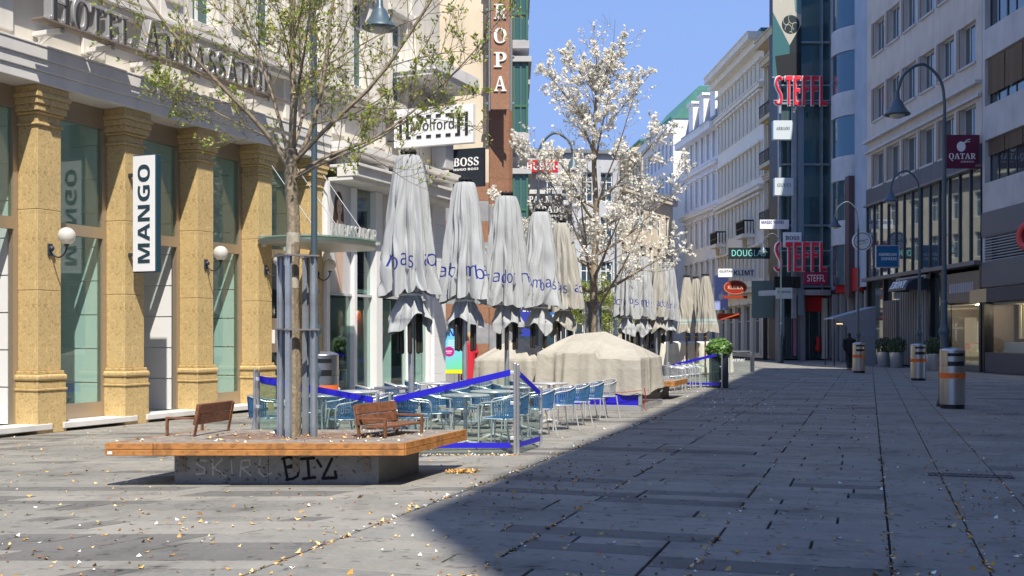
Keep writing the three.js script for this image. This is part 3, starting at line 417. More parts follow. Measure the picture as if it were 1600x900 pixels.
{ // first visible block: stone bands and blinds
  const L = 9, z0 = -50.0;
  const b = thing('blind_fronted_building', 'grey banded office block with dark blinds and a black shop below', 'building', [21, 0, z0], RT);
  obj('wall', wallGeo(0, L, 3.78, 30, [[6.0 - 1.1, 6.0, [[0.25, 8.75]]], [8.4, 10.3, [[0.25, 8.75]]], [11.8, 13.9, [[0.25, 8.75]]], [15.2, 17.2, [[0.25, 8.75]]], [18.8, 20.8, [[0.25, 8.75]]], [22.4, 24.4, [[0.25, 8.75]]]], 0.4), M.greywall, b);
  obj('rear_mass', [bx(0, L, 0, 30, -12, -2.6), bx(0, L, 3.8, 30, -2.59, -0.42)], M.greywall, b);
  obj('dark_cladding', [rb(0.02, L, 6.02, 7.1, 0.003, 0.06), rb(0.02, L, 3.79, 4.88, 0.003, 0.06)], K(0.10, 0.10, 0.115), b);
  const slatG = share(bx(0, 1.6, 0, 0.035, -0.02, 0.02));
  for (const [a, c, bl] of [[8.4, 10.3, 0.35], [11.8, 13.9, 0.75], [15.2, 17.2, 0.2], [18.8, 20.8, 0.4], [22.4, 24.4, 0.3]]) for (let k = 0; k < 5; k++) { const p = 0.25 + k * 1.7; const w = windowPart(b, p, p + 1.7, a, c, -0.28, M.dark, M.mirrorglass, { mull: 1, trans: 0 }); if (a > 14.5) continue; const n = Math.round((c - a) * bl / 0.06); for (let j = 0; j < n; j++) { const s = obj('blind_slat', slatG, M.bronzeDark, w); s.position.set(0.05, c - a - 0.08 - j * 0.06, 0.12); s.rotation.x = 0.5; } }
  const lv = obj('louvre_band', bx(0.25, 8.75, 4.9, 6.0, -0.38, -0.3), M.darkglass, b); for (let j = 0; j < 9; j++) obj('louvre_slat', bx(0.25, 8.75, 4.93 + j * 0.12, 4.96 + j * 0.12, -0.12, 0.02), M.palegrey, lv);
  // shop
  for (const [p, q] of [[0, 0.25], [4.3, 4.6], [8.6, 9]]) obj('pier', bx(p, q, 0.02, 3.1, -0.4, 0.02), M.black, b);
  obj('stall_riser', rb(0.25, 4.3, 0.02, 0.9, -0.3, 0.0), K(0.09, 0.085, 0.085), b);
  obj('shop_pane', bx(0.25, 4.3, 0.9, 3.1, -0.2, -0.18), M.glass, b); obj('shop_pane', bx(4.6, 8.6, 0.1, 3.1, -0.2, -0.18), M.glass, b);
  obj('shop_room', [bx(0.2, 8.8, 0.02, 3.1, -2.58, -2.5), bx(0.2, 8.8, 3.0, 3.1, -2.5, -0.41), bx(0.1, 0.2, 0.02, 3.1, -2.5, -0.41)], K(0.25, 0.2, 0.17), b);
  obj('display_counter', [rb(0.8, 3.9, 0.9, 1.35, -1.2, -0.6)], K(0.5, 0.47, 0.42), b);
  for (let k = 0; k < 7; k++) obj('hanging_cloth', rb(0.9 + k * 0.42, 1.15 + k * 0.42, 1.5, 3.0, -1.3, -1.2, 0.03), [K(0.75, 0.68, 0.5), K(0.75, 0.68, 0.5), K(0.7, 0.1, 0.03), K(0.6, 0.55, 0.45)][k % 4], b);
  obj('ceiling_lamp', [cyl(0.14, 0.14, 2.96, 2.995, 2.2, -1.0, 16), cyl(0.14, 0.14, 2.96, 2.995, 6.4, -1.0, 16)], mat(1, 0.85, 0.6, { emissive: new THREE.Color(1, 0.8, 0.5), emissiveIntensity: 2 }), b); for (const lx of [2.2, 6.4]) { const pl = new THREE.PointLight(new THREE.Color(1, 0.82, 0.58), 3.5); pl.position.set(lx, 2.9, -1.0); pl.castShadow = true; b.add(pl); }
  const ff = board('fascia_sign', 'long dark fascia sign with purple lettering and a gold end panel', [21 - 0.12, 3.42, z0 + 3.2], RT, 8.6, 0.62, K(0.02, 0.025, 0.05), [], { d: 0.1 }); obj('gold_panel', rb(-4.29, -2.5, -0.3, 0.3, 0.001, 0.008, 0.003), K(0.45, 0.36, 0.24, { metalness: 0.5, roughness: 0.35 }), ff);
  const red = thing('round_emblem_sign', 'red oval ring emblem on the slatted band of the blind fronted block', 'sign', [20.9, 5.7, z0 + 4.7], RT);
  obj('ring', new THREE.TorusGeometry(0.62, 0.19, 10, 28).scale(1.35, 0.78, 0.5), M.red, red); obj('spire_mark', [cyl(0.1, 0.02, 0, 0.36, 0, 0, 4), cyl(0.1, 0.02, -0.36, 0, 0, 0, 4).rotateZ(PI)], M.red, red);
}
{ // second block: tall shop glazing, dark band, stone window rows
  const b = thing('stone_office_building', 'tall grey stone office block with glazed shop floors below', 'building', [21, 0, -66.2], RT), L = 16.15;
  const cols = []; for (let k = 0; k < 6; k++) cols.push([1.2 + k * 2.5, 3.0 + k * 2.5]);
  const rows = [[10.3, 12.2, cols], [14.1, 16.0, cols], [17.9, 19.8, cols], [21.7, 23.6, cols], [25.5, 27.4, cols]];
  obj('wall', wallGeo(0, L, 10.25, 30, rows, 0.45), mat(0.70, 0.625, 0.55, { map: T.plaster, roughness: 0.85 }), b);
  obj('rear_mass', [bx(0, L, 0, 30, -12, -3.0), bx(0, L, 9.2, 30, -2.99, -0.47)], M.greywall, b);
  rows.forEach(([a, c]) => cols.forEach(([p, q]) => { const w = windowPart(b, p, q, a, c, -0.26, M.palegrey, M.mirrorglass, { mull: a > 13 ? 2 : 1, trans: 0, b: 0.07 }); obj('reveal_panel', bx(-0.36, -0.02, -0.05, c - a, 0.262, 0.3), M.bronzeDark, w); obj('sill', rb(-0.05, q - p + 0.05, -0.12, -0.01, 0.25, 0.36), M.greywall, w); }));
  obj('cornice', [rb(-0.05, L, 12.35, 12.5, 0.003, 0.18), rb(-0.05, L, 12.95, 13.1, 0.003, 0.3)], M.greywall, b);
  for (let k = 0; k < 11; k++) obj('band_panel', rb(k * 1.468, k * 1.468 + 1.455, 9.32, 10.245, -0.4, 0.08), K(0.07, 0.075, 0.09), b);
  obj('band_rail', [rb(0, L, 9.2, 9.315, -0.4, 0.25), rb(0, L, 4.82, 5.02, -0.5, 0.35)], K(0.16, 0.15, 0.15), b);
  for (let k = 0; k <= 13; k++) obj('mullion', rb(k * 1.242 - 0.0, k * 1.242 + (k === 13 ? 0.005 : 0.14), 5.02, 9.2, -0.4, 0.07), M.navy, b);
  for (let k = 0; k < 13; k++) obj('shop_pane', bx(k * 1.242 + 0.14, k * 1.242 + 1.242, 5.02, 9.2, -0.03, 0.0), M.mirrorglass, b);
  // ground floor: slatted bar front, doors, lit shop
  for (const x of [0, 2.9, 5.6, 9.9, 11.4, 15.95]) obj('ground_pier', bx(x, x + 0.2, 0.02, 4.82, -0.4, 0.05), M.black, b);
  obj('ground_panes', [bx(0.2, 11.4, 0.05, 4.82, -0.2, -0.18)], M.mirrorglass, b);
  for (let k = 0; k < 11; k++) obj('vertical_louvre', rb(5.9 + k * 0.36, 5.99 + k * 0.36, 0.1, 4.5, -0.1, 0.12), K(0.33, 0.30, 0.28), b);
  for (let k = 0; k < 7; k++) obj('vertical_louvre', rb(3.15 + k * 0.34, 3.22 + k * 0.34, 0.1, 3.6, -0.1, 0.12), K(0.27, 0.25, 0.24), b);
  for (let k = 0; k < 6; k++) obj('door_bar', bx(10.1, 11.4, 0.5 + k * 0.55, 0.53 + k * 0.55, -0.28, -0.22), K(0.3, 0.27, 0.24), b);
  obj('lintel', rb(5.8, 10.1, 4.52, 4.72, -0.2, 0.3), K(0.3, 0.28, 0.27), b);
  obj('shop_sign_band', rb(11.7, 15.9, 3.2, 4.6, -0.25, 0.0), K(0.17, 0.14, 0.11), b);
  obj('shop_door_pane', bx(11.7, 15.9, 0.3, 3.1, -0.1, -0.08), M.glass, b);
  obj('shop_room', [bx(11.6, 15.95, 0.02, 3.2, -2.9, -2.8), bx(11.6, 15.95, 3.12, 3.19, -2.8, -0.45), bx(11.5, 11.6, 0.02, 3.2, -2.8, -0.45)], K(0.3, 0.26, 0.22), b);
  for (let k = 0; k < 3; k++) obj('display_shelf', rb(12.0 + k * 1.3, 13.1 + k * 1.3, 0.35, 0.95, -1.6, -0.7), K(0.6, 0.42, 0.12), b); for (let k = 0; k < 6; k++) obj('display_box', rb(12.05 + k * 0.62, 12.45 + k * 0.62, 0.96, 1.2 + 0.5 * hash(k, 5), -1.4, -0.9), [K(0.55, 0.03, 0.02), K(0.6, 0.5, 0.3), K(0.15, 0.3, 0.1), K(0.7, 0.68, 0.6)][k % 4], b); obj('hanging_display', rb(14.6, 15.2, 1.5, 3.0, -1.2, -1.1), K(0.6, 0.05, 0.03), b);
  obj('ceiling_lamp', cyl(0.14, 0.14, 3.08, 3.115, 13.6, -0.9, 16), mat(1, 0.85, 0.6, { emissive: new THREE.Color(1, 0.8, 0.5), emissiveIntensity: 2 }), b); { const pl = new THREE.PointLight(new THREE.Color(1, 0.82, 0.58), 3.5); pl.position.set(13.6, 3.0, -0.9); pl.castShadow = true; b.add(pl); }
  obj('ground_back', bx(0.2, 11.5, 0.05, 4.82, -0.6, -0.5), M.black, b);
  for (let k = 0; k < 11; k++) obj('shop_sign_letter', [bx(12.5 + k * 0.26, 12.56 + k * 0.26, 3.66, 4.1, 0.003, 0.03), bx(12.6 + k * 0.26, 12.66 + k * 0.26, 3.66, 4.1, 0.003, 0.03), bx(12.5 + k * 0.26, 12.66 + k * 0.26, k % 3 ? 4.04 : 3.66, k % 3 ? 4.1 : 3.72, 0.0302, 0.032)], K(0.5, 0.48, 0.5), b);
  obj('shop_red_strip', bx(11.72, 12.1, 3.3, 4.5, 0.003, 0.03), M.red, b);
  obj('shop_riser', rb(11.7, 15.9, 0.02, 0.3, -0.3, 0.02), K(0.15, 0.14, 0.13), b);
  // bar awning sign
  const aw = thing('bar_awning', 'dark curved bar awning with slanted white letters', 'awning', [20.9, 3.85, -57.6], RT);
  obj('awning_body', new THREE.CylinderGeometry(0.75, 0.75, 2.6, 16, 1, false, 0, PI / 2).rotateZ(PI / 2).scale(1, 0.9, 1.5).translate(0, 0.1, 0.0), M.navy, aw);
  obj('lettering', text('EBONY', 0.42, 0.03, 'serif_bold', 2.1).rotateX(-0.5).translate(0, 0.22, 1.12), snow, aw); 
  board('bank_card_sign', 'square blue projecting sign with pale rim and two lines of lettering', [19.85, 5.84, -59.2], 0, 1.15, 1.1, K(0.02, 0.16, 0.34), [['AMERICAN', 0.15, 0.03, snow, 'sans_bold', 0.95], ['EXPRESS', 0.15, -0.2, snow, 'sans_bold', 0.8, 0.08]], { frame: M.palegrey, rim: 0.05 });
  const r = thing('round_sign', 'round white projecting sign with dark ring and script', 'sign', [X(1347, 64), Y(377, 64), -64]);
  obj('disc', cyl(0.56, 0.56, -0.06, 0.06, 0, 0, 36).rotateX(PI / 2), M.white, r); obj('ring', new THREE.TorusGeometry(0.47, 0.02, 6, 36).translate(0, 0, 0.062), ink, r); obj('script', tube([[-0.33, -0.12, 0.064], [-0.24, 0.14, 0.064], [-0.2, -0.05, 0.064], [-0.1, 0.06, 0.064], [-0.06, -0.04, 0.064], [0.04, 0.07, 0.064], [0.08, -0.02, 0.064], [0.18, 0.09, 0.064], [0.34, 0.08, 0.064]], 0.014, 5, 60), ink, r); obj('underline', tube([[-0.25, -0.2, 0.064], [0, -0.14, 0.064], [0.3, -0.05, 0.064]], 0.009, 4, 14), ink, r); arm(r, [0.5, 0, 0], [0.95, 0, 0]);
  const q = board('airline_sign', 'square maroon projecting sign with white antelope emblem and lettering', [20.18, 9.9, -50.2], 0, 1.55, 1.5, M.maroon, [['QATAR', 0.26, -0.34, snow, 'serif_bold', 1.2], ['AIRWAYS', 0.08, -0.5, snow, 'sans_regular', 0.6, 0.22]], {});
  obj('emblem', [new THREE.CircleGeometry(0.2, 20).scale(1, 1.15, 1).translate(-0.05, 0.22, 0.01), tube([[0.05, 0.35, 0.01], [0.2, 0.5, 0.01], [0.36, 0.55, 0.01]], 0.022, 5, 10), tube([[-0.02, 0.3, 0.01], [0.18, 0.42, 0.01], [0.34, 0.44, 0.01]], 0.02, 5, 10)], snow, q);
  // round clipped shrubs in steel tubs
  const tub = (name, label, x, z) => { const p = thing(name, label, 'potted shrub', [x, 0, z], 0, 'clipped shrubs outside the bar'); obj('tub', lathe([[0, 0.0], [0.3, 0.0], [0.36, 0.8], [0.32, 0.8], [0.31, 0.72], [0, 0.72]], 20), M.steel, p); obj('foliage', leafBall(0.48, 900, 77, 0.055).translate(0, 1.12, 0), K(0.05, 0.085, 0.03), p); return p; };
  const t0 = tub('potted_shrub', 'clipped round shrub in steel tub, nearest the tent', X(1381, 59), -59); dup(t0, 'clipped round shrub in steel tub, beside the bar slats', [X(1401, 57.5), 0, -57.5]); dup(t0, 'clipped round shrub in steel tub, just past the middle bin', [X(1459, 52.5), 0, -52.5]);
}
function leafBall(r, n, seed, s) { const R = rng(seed), p = [], nn = []; for (let k = 0; k < n; k++) { const a = R() * 2 * PI, z = R() * 2 - 1, q = Math.sqrt(1 - z * z), rr = r * (0.72 + 0.3 * R()) * (1 + 0.06 * Math.sin(a * 5)); const c = V(Math.cos(a) * q * rr, z * rr, Math.sin(a) * q * rr), d = c.clone().normalize().add(V(R() - 0.5, R() - 0.5, R() - 0.5).multiplyScalar(1.6)).normalize(), u = V(R() - 0.5, R() - 0.5, R() - 0.5).cross(d).normalize(), v = d.clone().cross(u); u.multiplyScalar(s); v.multiplyScalar(s * 0.55);
  const A = c.clone().add(u), B = c.clone().add(v), C = c.clone().sub(u), E = c.clone().sub(v); for (const k2 of [A, B, C, A, C, E]) { p.push(k2.x, k2.y, k2.z); nn.push(d.x, d.y, d.z); } }
  const g = new THREE.BufferGeometry(); g.setAttribute('position', new THREE.Float32BufferAttribute(p, 3)); g.setAttribute('normal', new THREE.Float32BufferAttribute(nn, 3)); return g; }
{ // department store: smooth wall strip, curved bays, glass lift tower
  const b = thing('department_store', 'tall department store with curved glass bays and a dark glass tower', 'building', [21, 0, -73], RT);
  obj('wall', [bx(4.2, 6.75, 4.6, 44, -0.6, -0.05), bx(-2, 6.7, 0, 44, -10, -2.6)], mat(0.42, 0.50, 0.60, { map: T.plaster, roughness: 0.7 }), b);
  for (let k = 0; k < 9; k++) { const y = 4.8 + k * 4.0; const sp = obj('curved_spandrel', new THREE.CylinderGeometry(2.3, 2.3, 1.5, 24, 1, false, -PI / 2 + 0.2, PI - 0.4).translate(2.1, y + 3.3, -1.6), M.palegrey, b); obj('curved_pane', new THREE.CylinderGeometry(2.2, 2.2, 2.5, 24, 1, true, -PI / 2 + 0.2, PI - 0.4).translate(2.1, y + 1.3, -1.6), M.blueglass, sp); }
  obj('ground_wall', [bx(-2, 6.7, 0, 4.7, -2.59, -0.3)], M.black, b);
  for (let k = 0; k < 5; k++) { obj('shop_pane', bx(-1.8 + k * 1.68, -0.35 + k * 1.68, 0.2, 4.2, -0.298, -0.26), M.mirrorglass, b); obj('shop_pier', rb(-0.33 + k * 1.68, -0.14 + k * 1.68, 0.02, 4.35, -0.298, 0.05), K(0.3, 0.29, 0.3), b); }
  obj('red_fascia', rb(0.6, 5.2, 4.4, 5.8, -0.28, 0.1), K(0.45, 0.012, 0.02), b);
  obj('brown_pier', bx(3.3, 4.15, 4.0, 11.5, -0.28, 0.3), K(0.10, 0.06, 0.065), b);
  // tower that stands forward
  const t = thing('glass_lift_tower', 'dark glass lift tower with pale steel posts behind the big red letters', 'tower', [17.9, 0, -75.2]);
  obj('core', bx(0.3, 4.0, 4.4, 46, -4, -0.35), M.dark, t); obj('core_foot', bx(0.3, 4.0, 0, 4.39, -4, -1.2), K(0.1, 0.1, 0.11), t);
  for (let k = 0; k < 11; k++) for (const [a, c] of [[0.2, 1.1], [1.3, 2.9], [2.95, 3.55]]) obj('pane', bx(a, c, k * 4.1 + 5.05, k * 4.1 + 9.1, -0.3, -0.26), M.towerglass, t);
  for (const [x, w] of [[0, 0.16], [1.1, 0.2], [2.9, 0.06], [3.55, 0.5]]) obj('post', rb(x, x + w, 4.4, 46, -0.3, 0.1), x > 3 ? mat(0.62, 0.63, 0.68) : M.galv, t);
  for (let k = 0; k < 11; k++) obj('floor_beam', bx(0.16, 3.55, k * 4.1 + 4.9, k * 4.1 + 5.04, -0.3, 0.0), M.galv, t);
  for (const [p, q] of [[0, 0.3], [1.5, 1.8], [3.5, 3.9]]) obj('ground_pier', bx(p, q, 0, 4.3, -1, 0), K(0.22, 0.23, 0.26), t);
  obj('ground_pane', [bx(0.3, 1.5, 0.1, 4.3, -0.9, -0.88)], M.mirrorglass, t); obj('ground_pane', [bx(1.8, 3.5, 0.1, 4.3, -0.9, -0.88)], M.mirrorglass, t); obj('pink_strip', bx(1.2, 1.38, 0.3, 3.4, -0.86, -0.8), K(0.6, 0.25, 0.4), t); obj('pale_pillar', rb(3.05, 3.4, 0.1, 4.2, -0.7, -0.4), K(0.6, 0.58, 0.54), t); obj('red_display', bx(2.0, 3.3, 3.3, 4.3, -0.8, -0.6), M.red, t);
  obj('fascia_curve', new THREE.CylinderGeometry(3.2, 3.2, 0.35, 24, 1, false, -1.2, 2.4).translate(1.9, 4.55, -2.4), M.palegrey, t);
  obj('red_coat', lathe([[0.1, 0], [0.22, 0.1], [0.14, 0.6], [0.17, 0.85], [0.06, 1.0], [0, 1.0]], 12).translate(2.8, 0.6, -0.5), M.red, t);
  // narrow capitals
  const bars = { T: [[0, 1, 0.86, 1], [0.39, 0.61, 0, 0.86]], E: [[0, 0.26, 0, 1], [0.26, 0.95, 0.88, 1], [0.26, 0.95, 0, 0.12], [0.26, 0.8, 0.45, 0.57]], F: [[0, 0.26, 0, 1], [0.26, 0.95, 0.88, 1], [0.26, 0.8, 0.5, 0.62]], L: [[0, 0.26, 0, 1], [0.26, 0.95, 0, 0.12]] };
  const sc = [[0.82, 0.86], [0.62, 0.97], [0.36, 0.93], [0.22, 0.76], [0.4, 0.56], [0.66, 0.4], [0.74, 0.2], [0.55, 0.05], [0.28, 0.06], [0.1, 0.16]];
  const letters = (label, y) => { const s = thing('raised_letter_sign', label, 'sign', [X(1210, 73.5), y, -73.6]); let x = 0; for (const c of 'STEFFL') { const w = c === 'S' ? 0.62 : 0.44, h = 1.9; const mk = (e, z0, z1) => c === 'S' ? [tube(sc.map(p => [p[0] * w, p[1] * h, (z0 + z1) / 2]), 0.085 + e, 8, 40)] : bars[c].map(([a, d, u, v]) => bx(a * w - e, d * w + e, u * h - e, v * h + e, z0, z1));
    const o = obj('letter', mk(0, 0, 0.16), K(0.80, 0.02, 0.05), s); o.position.x = x; obj('outline', mk(0.05, -0.08, c === 'S' ? -0.02 : -0.002), snow, o); x += w + 0.13; }
    for (const yy of [0.35, 1.35]) obj('carrier_rail', bar([0, yy, -0.12], [5.0, yy, -0.12], 0.03), M.palegrey, s); return s; };
  letters('higher row of tall narrow red capitals on the glass tower', 16.8); letters('lower row of tall narrow red capitals among the shop signs', 5.9);
  const ad = thing('perfume_banner', 'tall hanging banner printed with dark teal glass shapes', 'banner', [X(1231, 74.3), 0, -74.5]);
  const at = canvasTex(256, 768, (g, W, H) => { g.fillStyle = '#b9b4a6'; g.fillRect(0, 0, W, H); g.fillStyle = '#2f666c'; g.beginPath(); g.moveTo(0, 360); g.lineTo(150, 570); g.lineTo(150, H); g.lineTo(0, H); g.fill(); g.fillStyle = '#0d2229'; g.beginPath(); g.moveTo(W, 440); g.lineTo(150, 570); g.lineTo(150, H); g.lineTo(W, H); g.fill(); g.fillStyle = '#0a1419'; g.beginPath(); g.moveTo(20, 640); g.lineTo(W, 610); g.lineTo(W, H); g.lineTo(40, H); g.fill(); g.fillStyle = '#12282c'; g.beginPath(); g.ellipse(160, 440, 80, 60, 0, 0, 7); g.fill(); g.strokeStyle = '#a9a698'; g.lineWidth = 5; for (const [x, y, r, a] of [[120, 415, 26, 0], [175, 400, 34, 1], [200, 450, 24, 2], [140, 470, 30, 3], [160, 500, 16, 4]]) { g.beginPath(); g.arc(x, y, r, a, a + 3.6); g.stroke(); } g.fillStyle = '#d8d4c6'; g.beginPath(); g.moveTo(20, 0); g.lineTo(120, 0); g.lineTo(70, 300); g.fill(); g.fillStyle = '#6f8f8e'; g.beginPath(); g.moveTo(160, 0); g.lineTo(W, 0); g.lineTo(W, 380); g.lineTo(200, 360); g.fill(); });
  obj('cloth', bx(-0.95, 0.95, 18.9, 27, -0.05, 0), M.palegrey, ad); obj('print', new THREE.PlaneGeometry(1.9, 8.1).translate(0, 22.95, 0.004), mat(1, 1, 1, { map: at, roughness: 0.6 }), ad, true); obj('batten', [bx(-1, 1, 18.8, 18.9, -0.06, 0.02), bx(-1, 1, 27, 27.1, -0.06, 0.02)], M.galv, ad);
  const mast = thing('sign_mast', 'pair of grey steel masts carrying the shop sign boxes', 'mast', [X(1237, 74.2), 0, -74.1]); obj('post', rb(0, 0.3, 2.8, 17, -0.2, 0, 0.02), M.galv, mast); obj('post', rb(0.42, 0.8, 3.0, 17.4, -0.3, -0.05, 0.02), M.polegrey, mast);
  board('box_sign', 'upper pale box sign on the steel mast', [X(1235, 72), Y(194, 72), -74.0], 0, 1.25, 1.25, mat(0.6, 0.66, 0.68), [['ARMANI', 0.2, 0, ink, 'serif_regular', 0.9]], { d: 0.5 });
  board('box_sign', 'lower pale box sign on the steel mast', [X(1237, 72), Y(285, 72), -74.0], 0, 1.25, 1.15, mat(0.6, 0.66, 0.68), [['GUCCI', 0.2, 0, ink, 'serif_regular', 0.9]], { d: 0.5 });
  board('box_sign', 'small white sign just over the lower red capitals', [X(1246, 72.6), Y(372, 72.6), -73.9], 0, 1.2, 1.0, M.white, [['BOSS', 0.26, 0, ink, 'serif_bold', 0.9]], { d: 0.1 });
  board('store_sign', 'flat crimson sign with white capitals under the lower red capitals', [X(1279, 72), Y(434, 72), -72.6], 0, 1.55, 0.8, K(0.33, 0.008, 0.06), [['STEFFL', 0.42, -0.2, snow, 'sans_regular', 1.15]], { d: 0.15 });
  for (let k = 0; k < 4; k++) board('small_black_sign', 'small black sign plate, ' + ['widest', 'second', 'third', 'last'][k] + ' of the row beside the crimson sign', [X([1225, 1240, 1247, 1254][k], 72), Y(440, 72), -72.7 - k * 0.1], 0, k ? 0.26 : 0.95, 0.75, M.black, [], { d: 0.1 });
  board('jewellery_sign', 'small pale square sign under the little black sign plates', [X(1226, 71.5), Y(458, 71.5), -71.6], 0, 1.05, 0.7, mat(0.55, 0.62, 0.62), [['PANDORA', 0.13, 0.02, ink, 'sans_regular', 0.85]], { d: 0.1 });
  board('tour_sign', 'long white sign with dark blue capitals below the steel mast boxes', [X(1209, 75), Y(351, 75), -74.8], 0, 1.95, 0.62, snow, [['MAGIC TOURS', 0.2, 0.04, K(0.03, 0.03, 0.25), 'sans_bold', 1.5, -0.12]], { d: 0.12 });
}
{ // historic fronts beyond
  const rowsFor = (y0, n, h, gap, ops) => Array.from({ length: n }, (_, k) => [y0 + k * (h + gap), y0 + k * (h + gap) + h, ops]);
  const hood = (W, h) => [rb(-0.2, W + 0.2, h + 0.1, h + 0.28, 0.185, 0.5), bx(-0.16, -0.003, -0.05, h + 0.1, 0.185, 0.28), bx(W + 0.003, W + 0.16, -0.05, h + 0.1, 0.185, 0.28)];
  // ochre house right behind the tower
  const och = building('ochre_house', 'narrow ochre house with dark ornate balconies', 0, [18.9, -83], RT + 0.04, { L: 4.6, depth: 9, H: 23.5, rows: [[0.3, 4, spread(0.4, 4.4, 2, 1.4)], ...rowsFor(6.2, 4, 2.5, 1.7, spread(0.3, 4.3, 3, 0.75))], wall: M.ochre, frame: M.white, glass: M.blueglass, bands: [[5.2, 5.5, 0.4], [13.2, 13.4, 0.35], [21.5, 21.9, 0.5], [22.8, 23.3, 0.9]], surround: hood });
  for (const y of [9.8, 14.2, 17.6]) { obj('balcony_slab', rb(0.2, 4.3, y - 0.3, y, 0.003, 0.7), M.ochre, och); obj('balcony_rail', [...Array.from({ length: 16 }, (_, k) => bar([0.25 + k * 0.26, y, 0.62], [0.25 + k * 0.26, y + 0.9, 0.66], 0.025, 4)), bx(0.2, 4.3, y + 0.86, y + 0.94, 0.6, 0.68)], M.dark, och); }
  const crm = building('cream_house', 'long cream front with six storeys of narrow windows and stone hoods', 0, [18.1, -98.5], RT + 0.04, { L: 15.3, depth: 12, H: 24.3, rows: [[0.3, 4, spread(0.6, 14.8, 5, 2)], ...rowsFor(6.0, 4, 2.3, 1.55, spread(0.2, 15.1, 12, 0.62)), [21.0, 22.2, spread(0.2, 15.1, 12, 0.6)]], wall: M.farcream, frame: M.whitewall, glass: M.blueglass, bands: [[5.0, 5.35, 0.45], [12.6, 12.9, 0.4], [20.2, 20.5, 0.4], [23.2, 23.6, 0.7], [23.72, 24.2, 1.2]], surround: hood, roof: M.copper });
  for (const [x0, w] of [[1.0, 2.3], [10.4, 2.3]]) { const sl = obj('balcony', rb(x0, x0 + w, 9.2, 9.5, 0.003, 0.95), M.farcream, crm); obj('balcony_rail', [...Array.from({ length: 13 }, (_, k) => bar([x0 + 0.05 + k * w / 12.3, 9.5, 0.86], [x0 + 0.05 + k * w / 12.3, 10.5, 0.9], 0.035, 4)), ...Array.from({ length: 4 }, (_, k) => bar([x0 + w - 0.03, 9.5, 0.1 + k * 0.24], [x0 + w - 0.03, 10.5, 0.1 + k * 0.24], 0.035, 4)), bx(x0, x0 + w, 10.45, 10.56, 0.83, 0.93), bx(x0, x0 + w, 9.9, 9.96, 0.85, 0.91), bx(x0 + w - 0.06, x0 + w, 10.45, 10.56, 0.05, 0.83)], M.black, sl); for (const q of [0.2, w - 0.4]) obj('console', rb(x0 + q, x0 + q + 0.22, 8.6, 9.198, 0.003, 0.5, 0.06), M.farcream, sl); }
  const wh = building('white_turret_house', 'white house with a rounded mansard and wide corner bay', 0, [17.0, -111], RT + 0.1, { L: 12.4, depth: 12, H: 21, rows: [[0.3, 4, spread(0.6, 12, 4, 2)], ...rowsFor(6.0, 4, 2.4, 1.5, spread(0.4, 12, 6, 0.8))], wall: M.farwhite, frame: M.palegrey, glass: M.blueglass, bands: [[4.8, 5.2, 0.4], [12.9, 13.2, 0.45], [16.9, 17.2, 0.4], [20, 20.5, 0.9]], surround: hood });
  obj('mansard', ext([[-11.5, 21.26], [-0.1, 21.26], [-0.6, 23.6], [-2.4, 25.6], [-6, 26.4], [-11.5, 26.4]], 12.2).rotateY(-PI / 2).translate(12.3, 0, 0), M.roofgrey, wh);
  for (let k = 0; k < 3; k++) obj('dormer', [rb(1.6 + k * 3.8, 3.2 + k * 3.8, 21.4, 24, -1.6, -0.1), rb(1.4 + k * 3.8, 3.4 + k * 3.8, 24.01, 24.25, -1.7, 0.1)], M.farwhite, wh);
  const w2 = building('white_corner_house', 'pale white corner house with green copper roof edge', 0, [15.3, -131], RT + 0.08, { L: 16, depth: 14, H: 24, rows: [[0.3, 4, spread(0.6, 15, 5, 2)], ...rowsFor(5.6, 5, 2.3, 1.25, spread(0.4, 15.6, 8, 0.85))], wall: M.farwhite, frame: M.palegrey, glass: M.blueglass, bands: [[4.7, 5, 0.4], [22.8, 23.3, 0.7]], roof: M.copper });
  obj('hipped_roof', ext([[-6, 24.26], [-0.3, 24.26], [-2.8, 27.5], [-6, 27.5]], 15.4).rotateY(-PI / 2).translate(15.7, 0, 0), M.copper, w2);
  building('tan_far_house', 'sandy far house at the shaded street end', 0, [13.6, -158], RT + 0.08, { L: 24, depth: 12, H: 25, rows: rowsFor(5.2, 5, 2.3, 1.4, spread(0.4, 23.6, 12, 0.9)), wall: M.ochre, frame: M.palegrey, glass: M.blueglass, bands: [[23.6, 24.2, 0.9]], roof: M.copper });
  // signs in front of them
  board('beauty_sign', 'wide black projecting sign with turquoise letters', [X(1171, 76), Y(395.5, 76), -76], 0, 2.8, 0.76, K(0.01, 0.02, 0.022), [['DOUGLAS', 0.42, -0.2, K(0.25, 0.75, 0.68), 'sans_regular', 2.3, -0.05]], { d: 0.2 });
  board('gallery_sign', 'white projecting sign with heavy black capitals', [X(1151, 80), Y(426.5, 80), -80], 0, 2.65, 0.6, snow, [['GUSTAV', 0.15, 0.04, ink, 'sans_regular', 0.95, -0.75], ['KLIMT', 0.36, -0.17, ink, 'sans_bold', 1.4, 0.52]], { d: 0.12 });
  const ov = thing('cafe_sign', 'red oval projecting sign with gold capitals and small plate below', 'sign', [X(1150, 80), Y(449, 80), -80.3]); obj('oval', cyl(1, 1, -0.06, 0.06, 0, 0, 40).rotateX(PI / 2).scale(0.85, 0.52, 1), K(0.33, 0.02, 0.012), ov); obj('rim', new THREE.TorusGeometry(1, 0.04, 6, 40).scale(0.8, 0.48, 0.5).translate(0, 0, 0.06), K(0.6, 0.3, 0.1), ov); obj('lettering', text('SLUKA', 0.24, 0.012, 'serif_bold', 1.1).translate(0, -0.12, 0.062), K(0.8, 0.65, 0.4), ov); obj('plate', bx(-0.85, 0.85, -0.78, -0.58, -0.05, 0.05), K(0.35, 0.04, 0.012), ov);
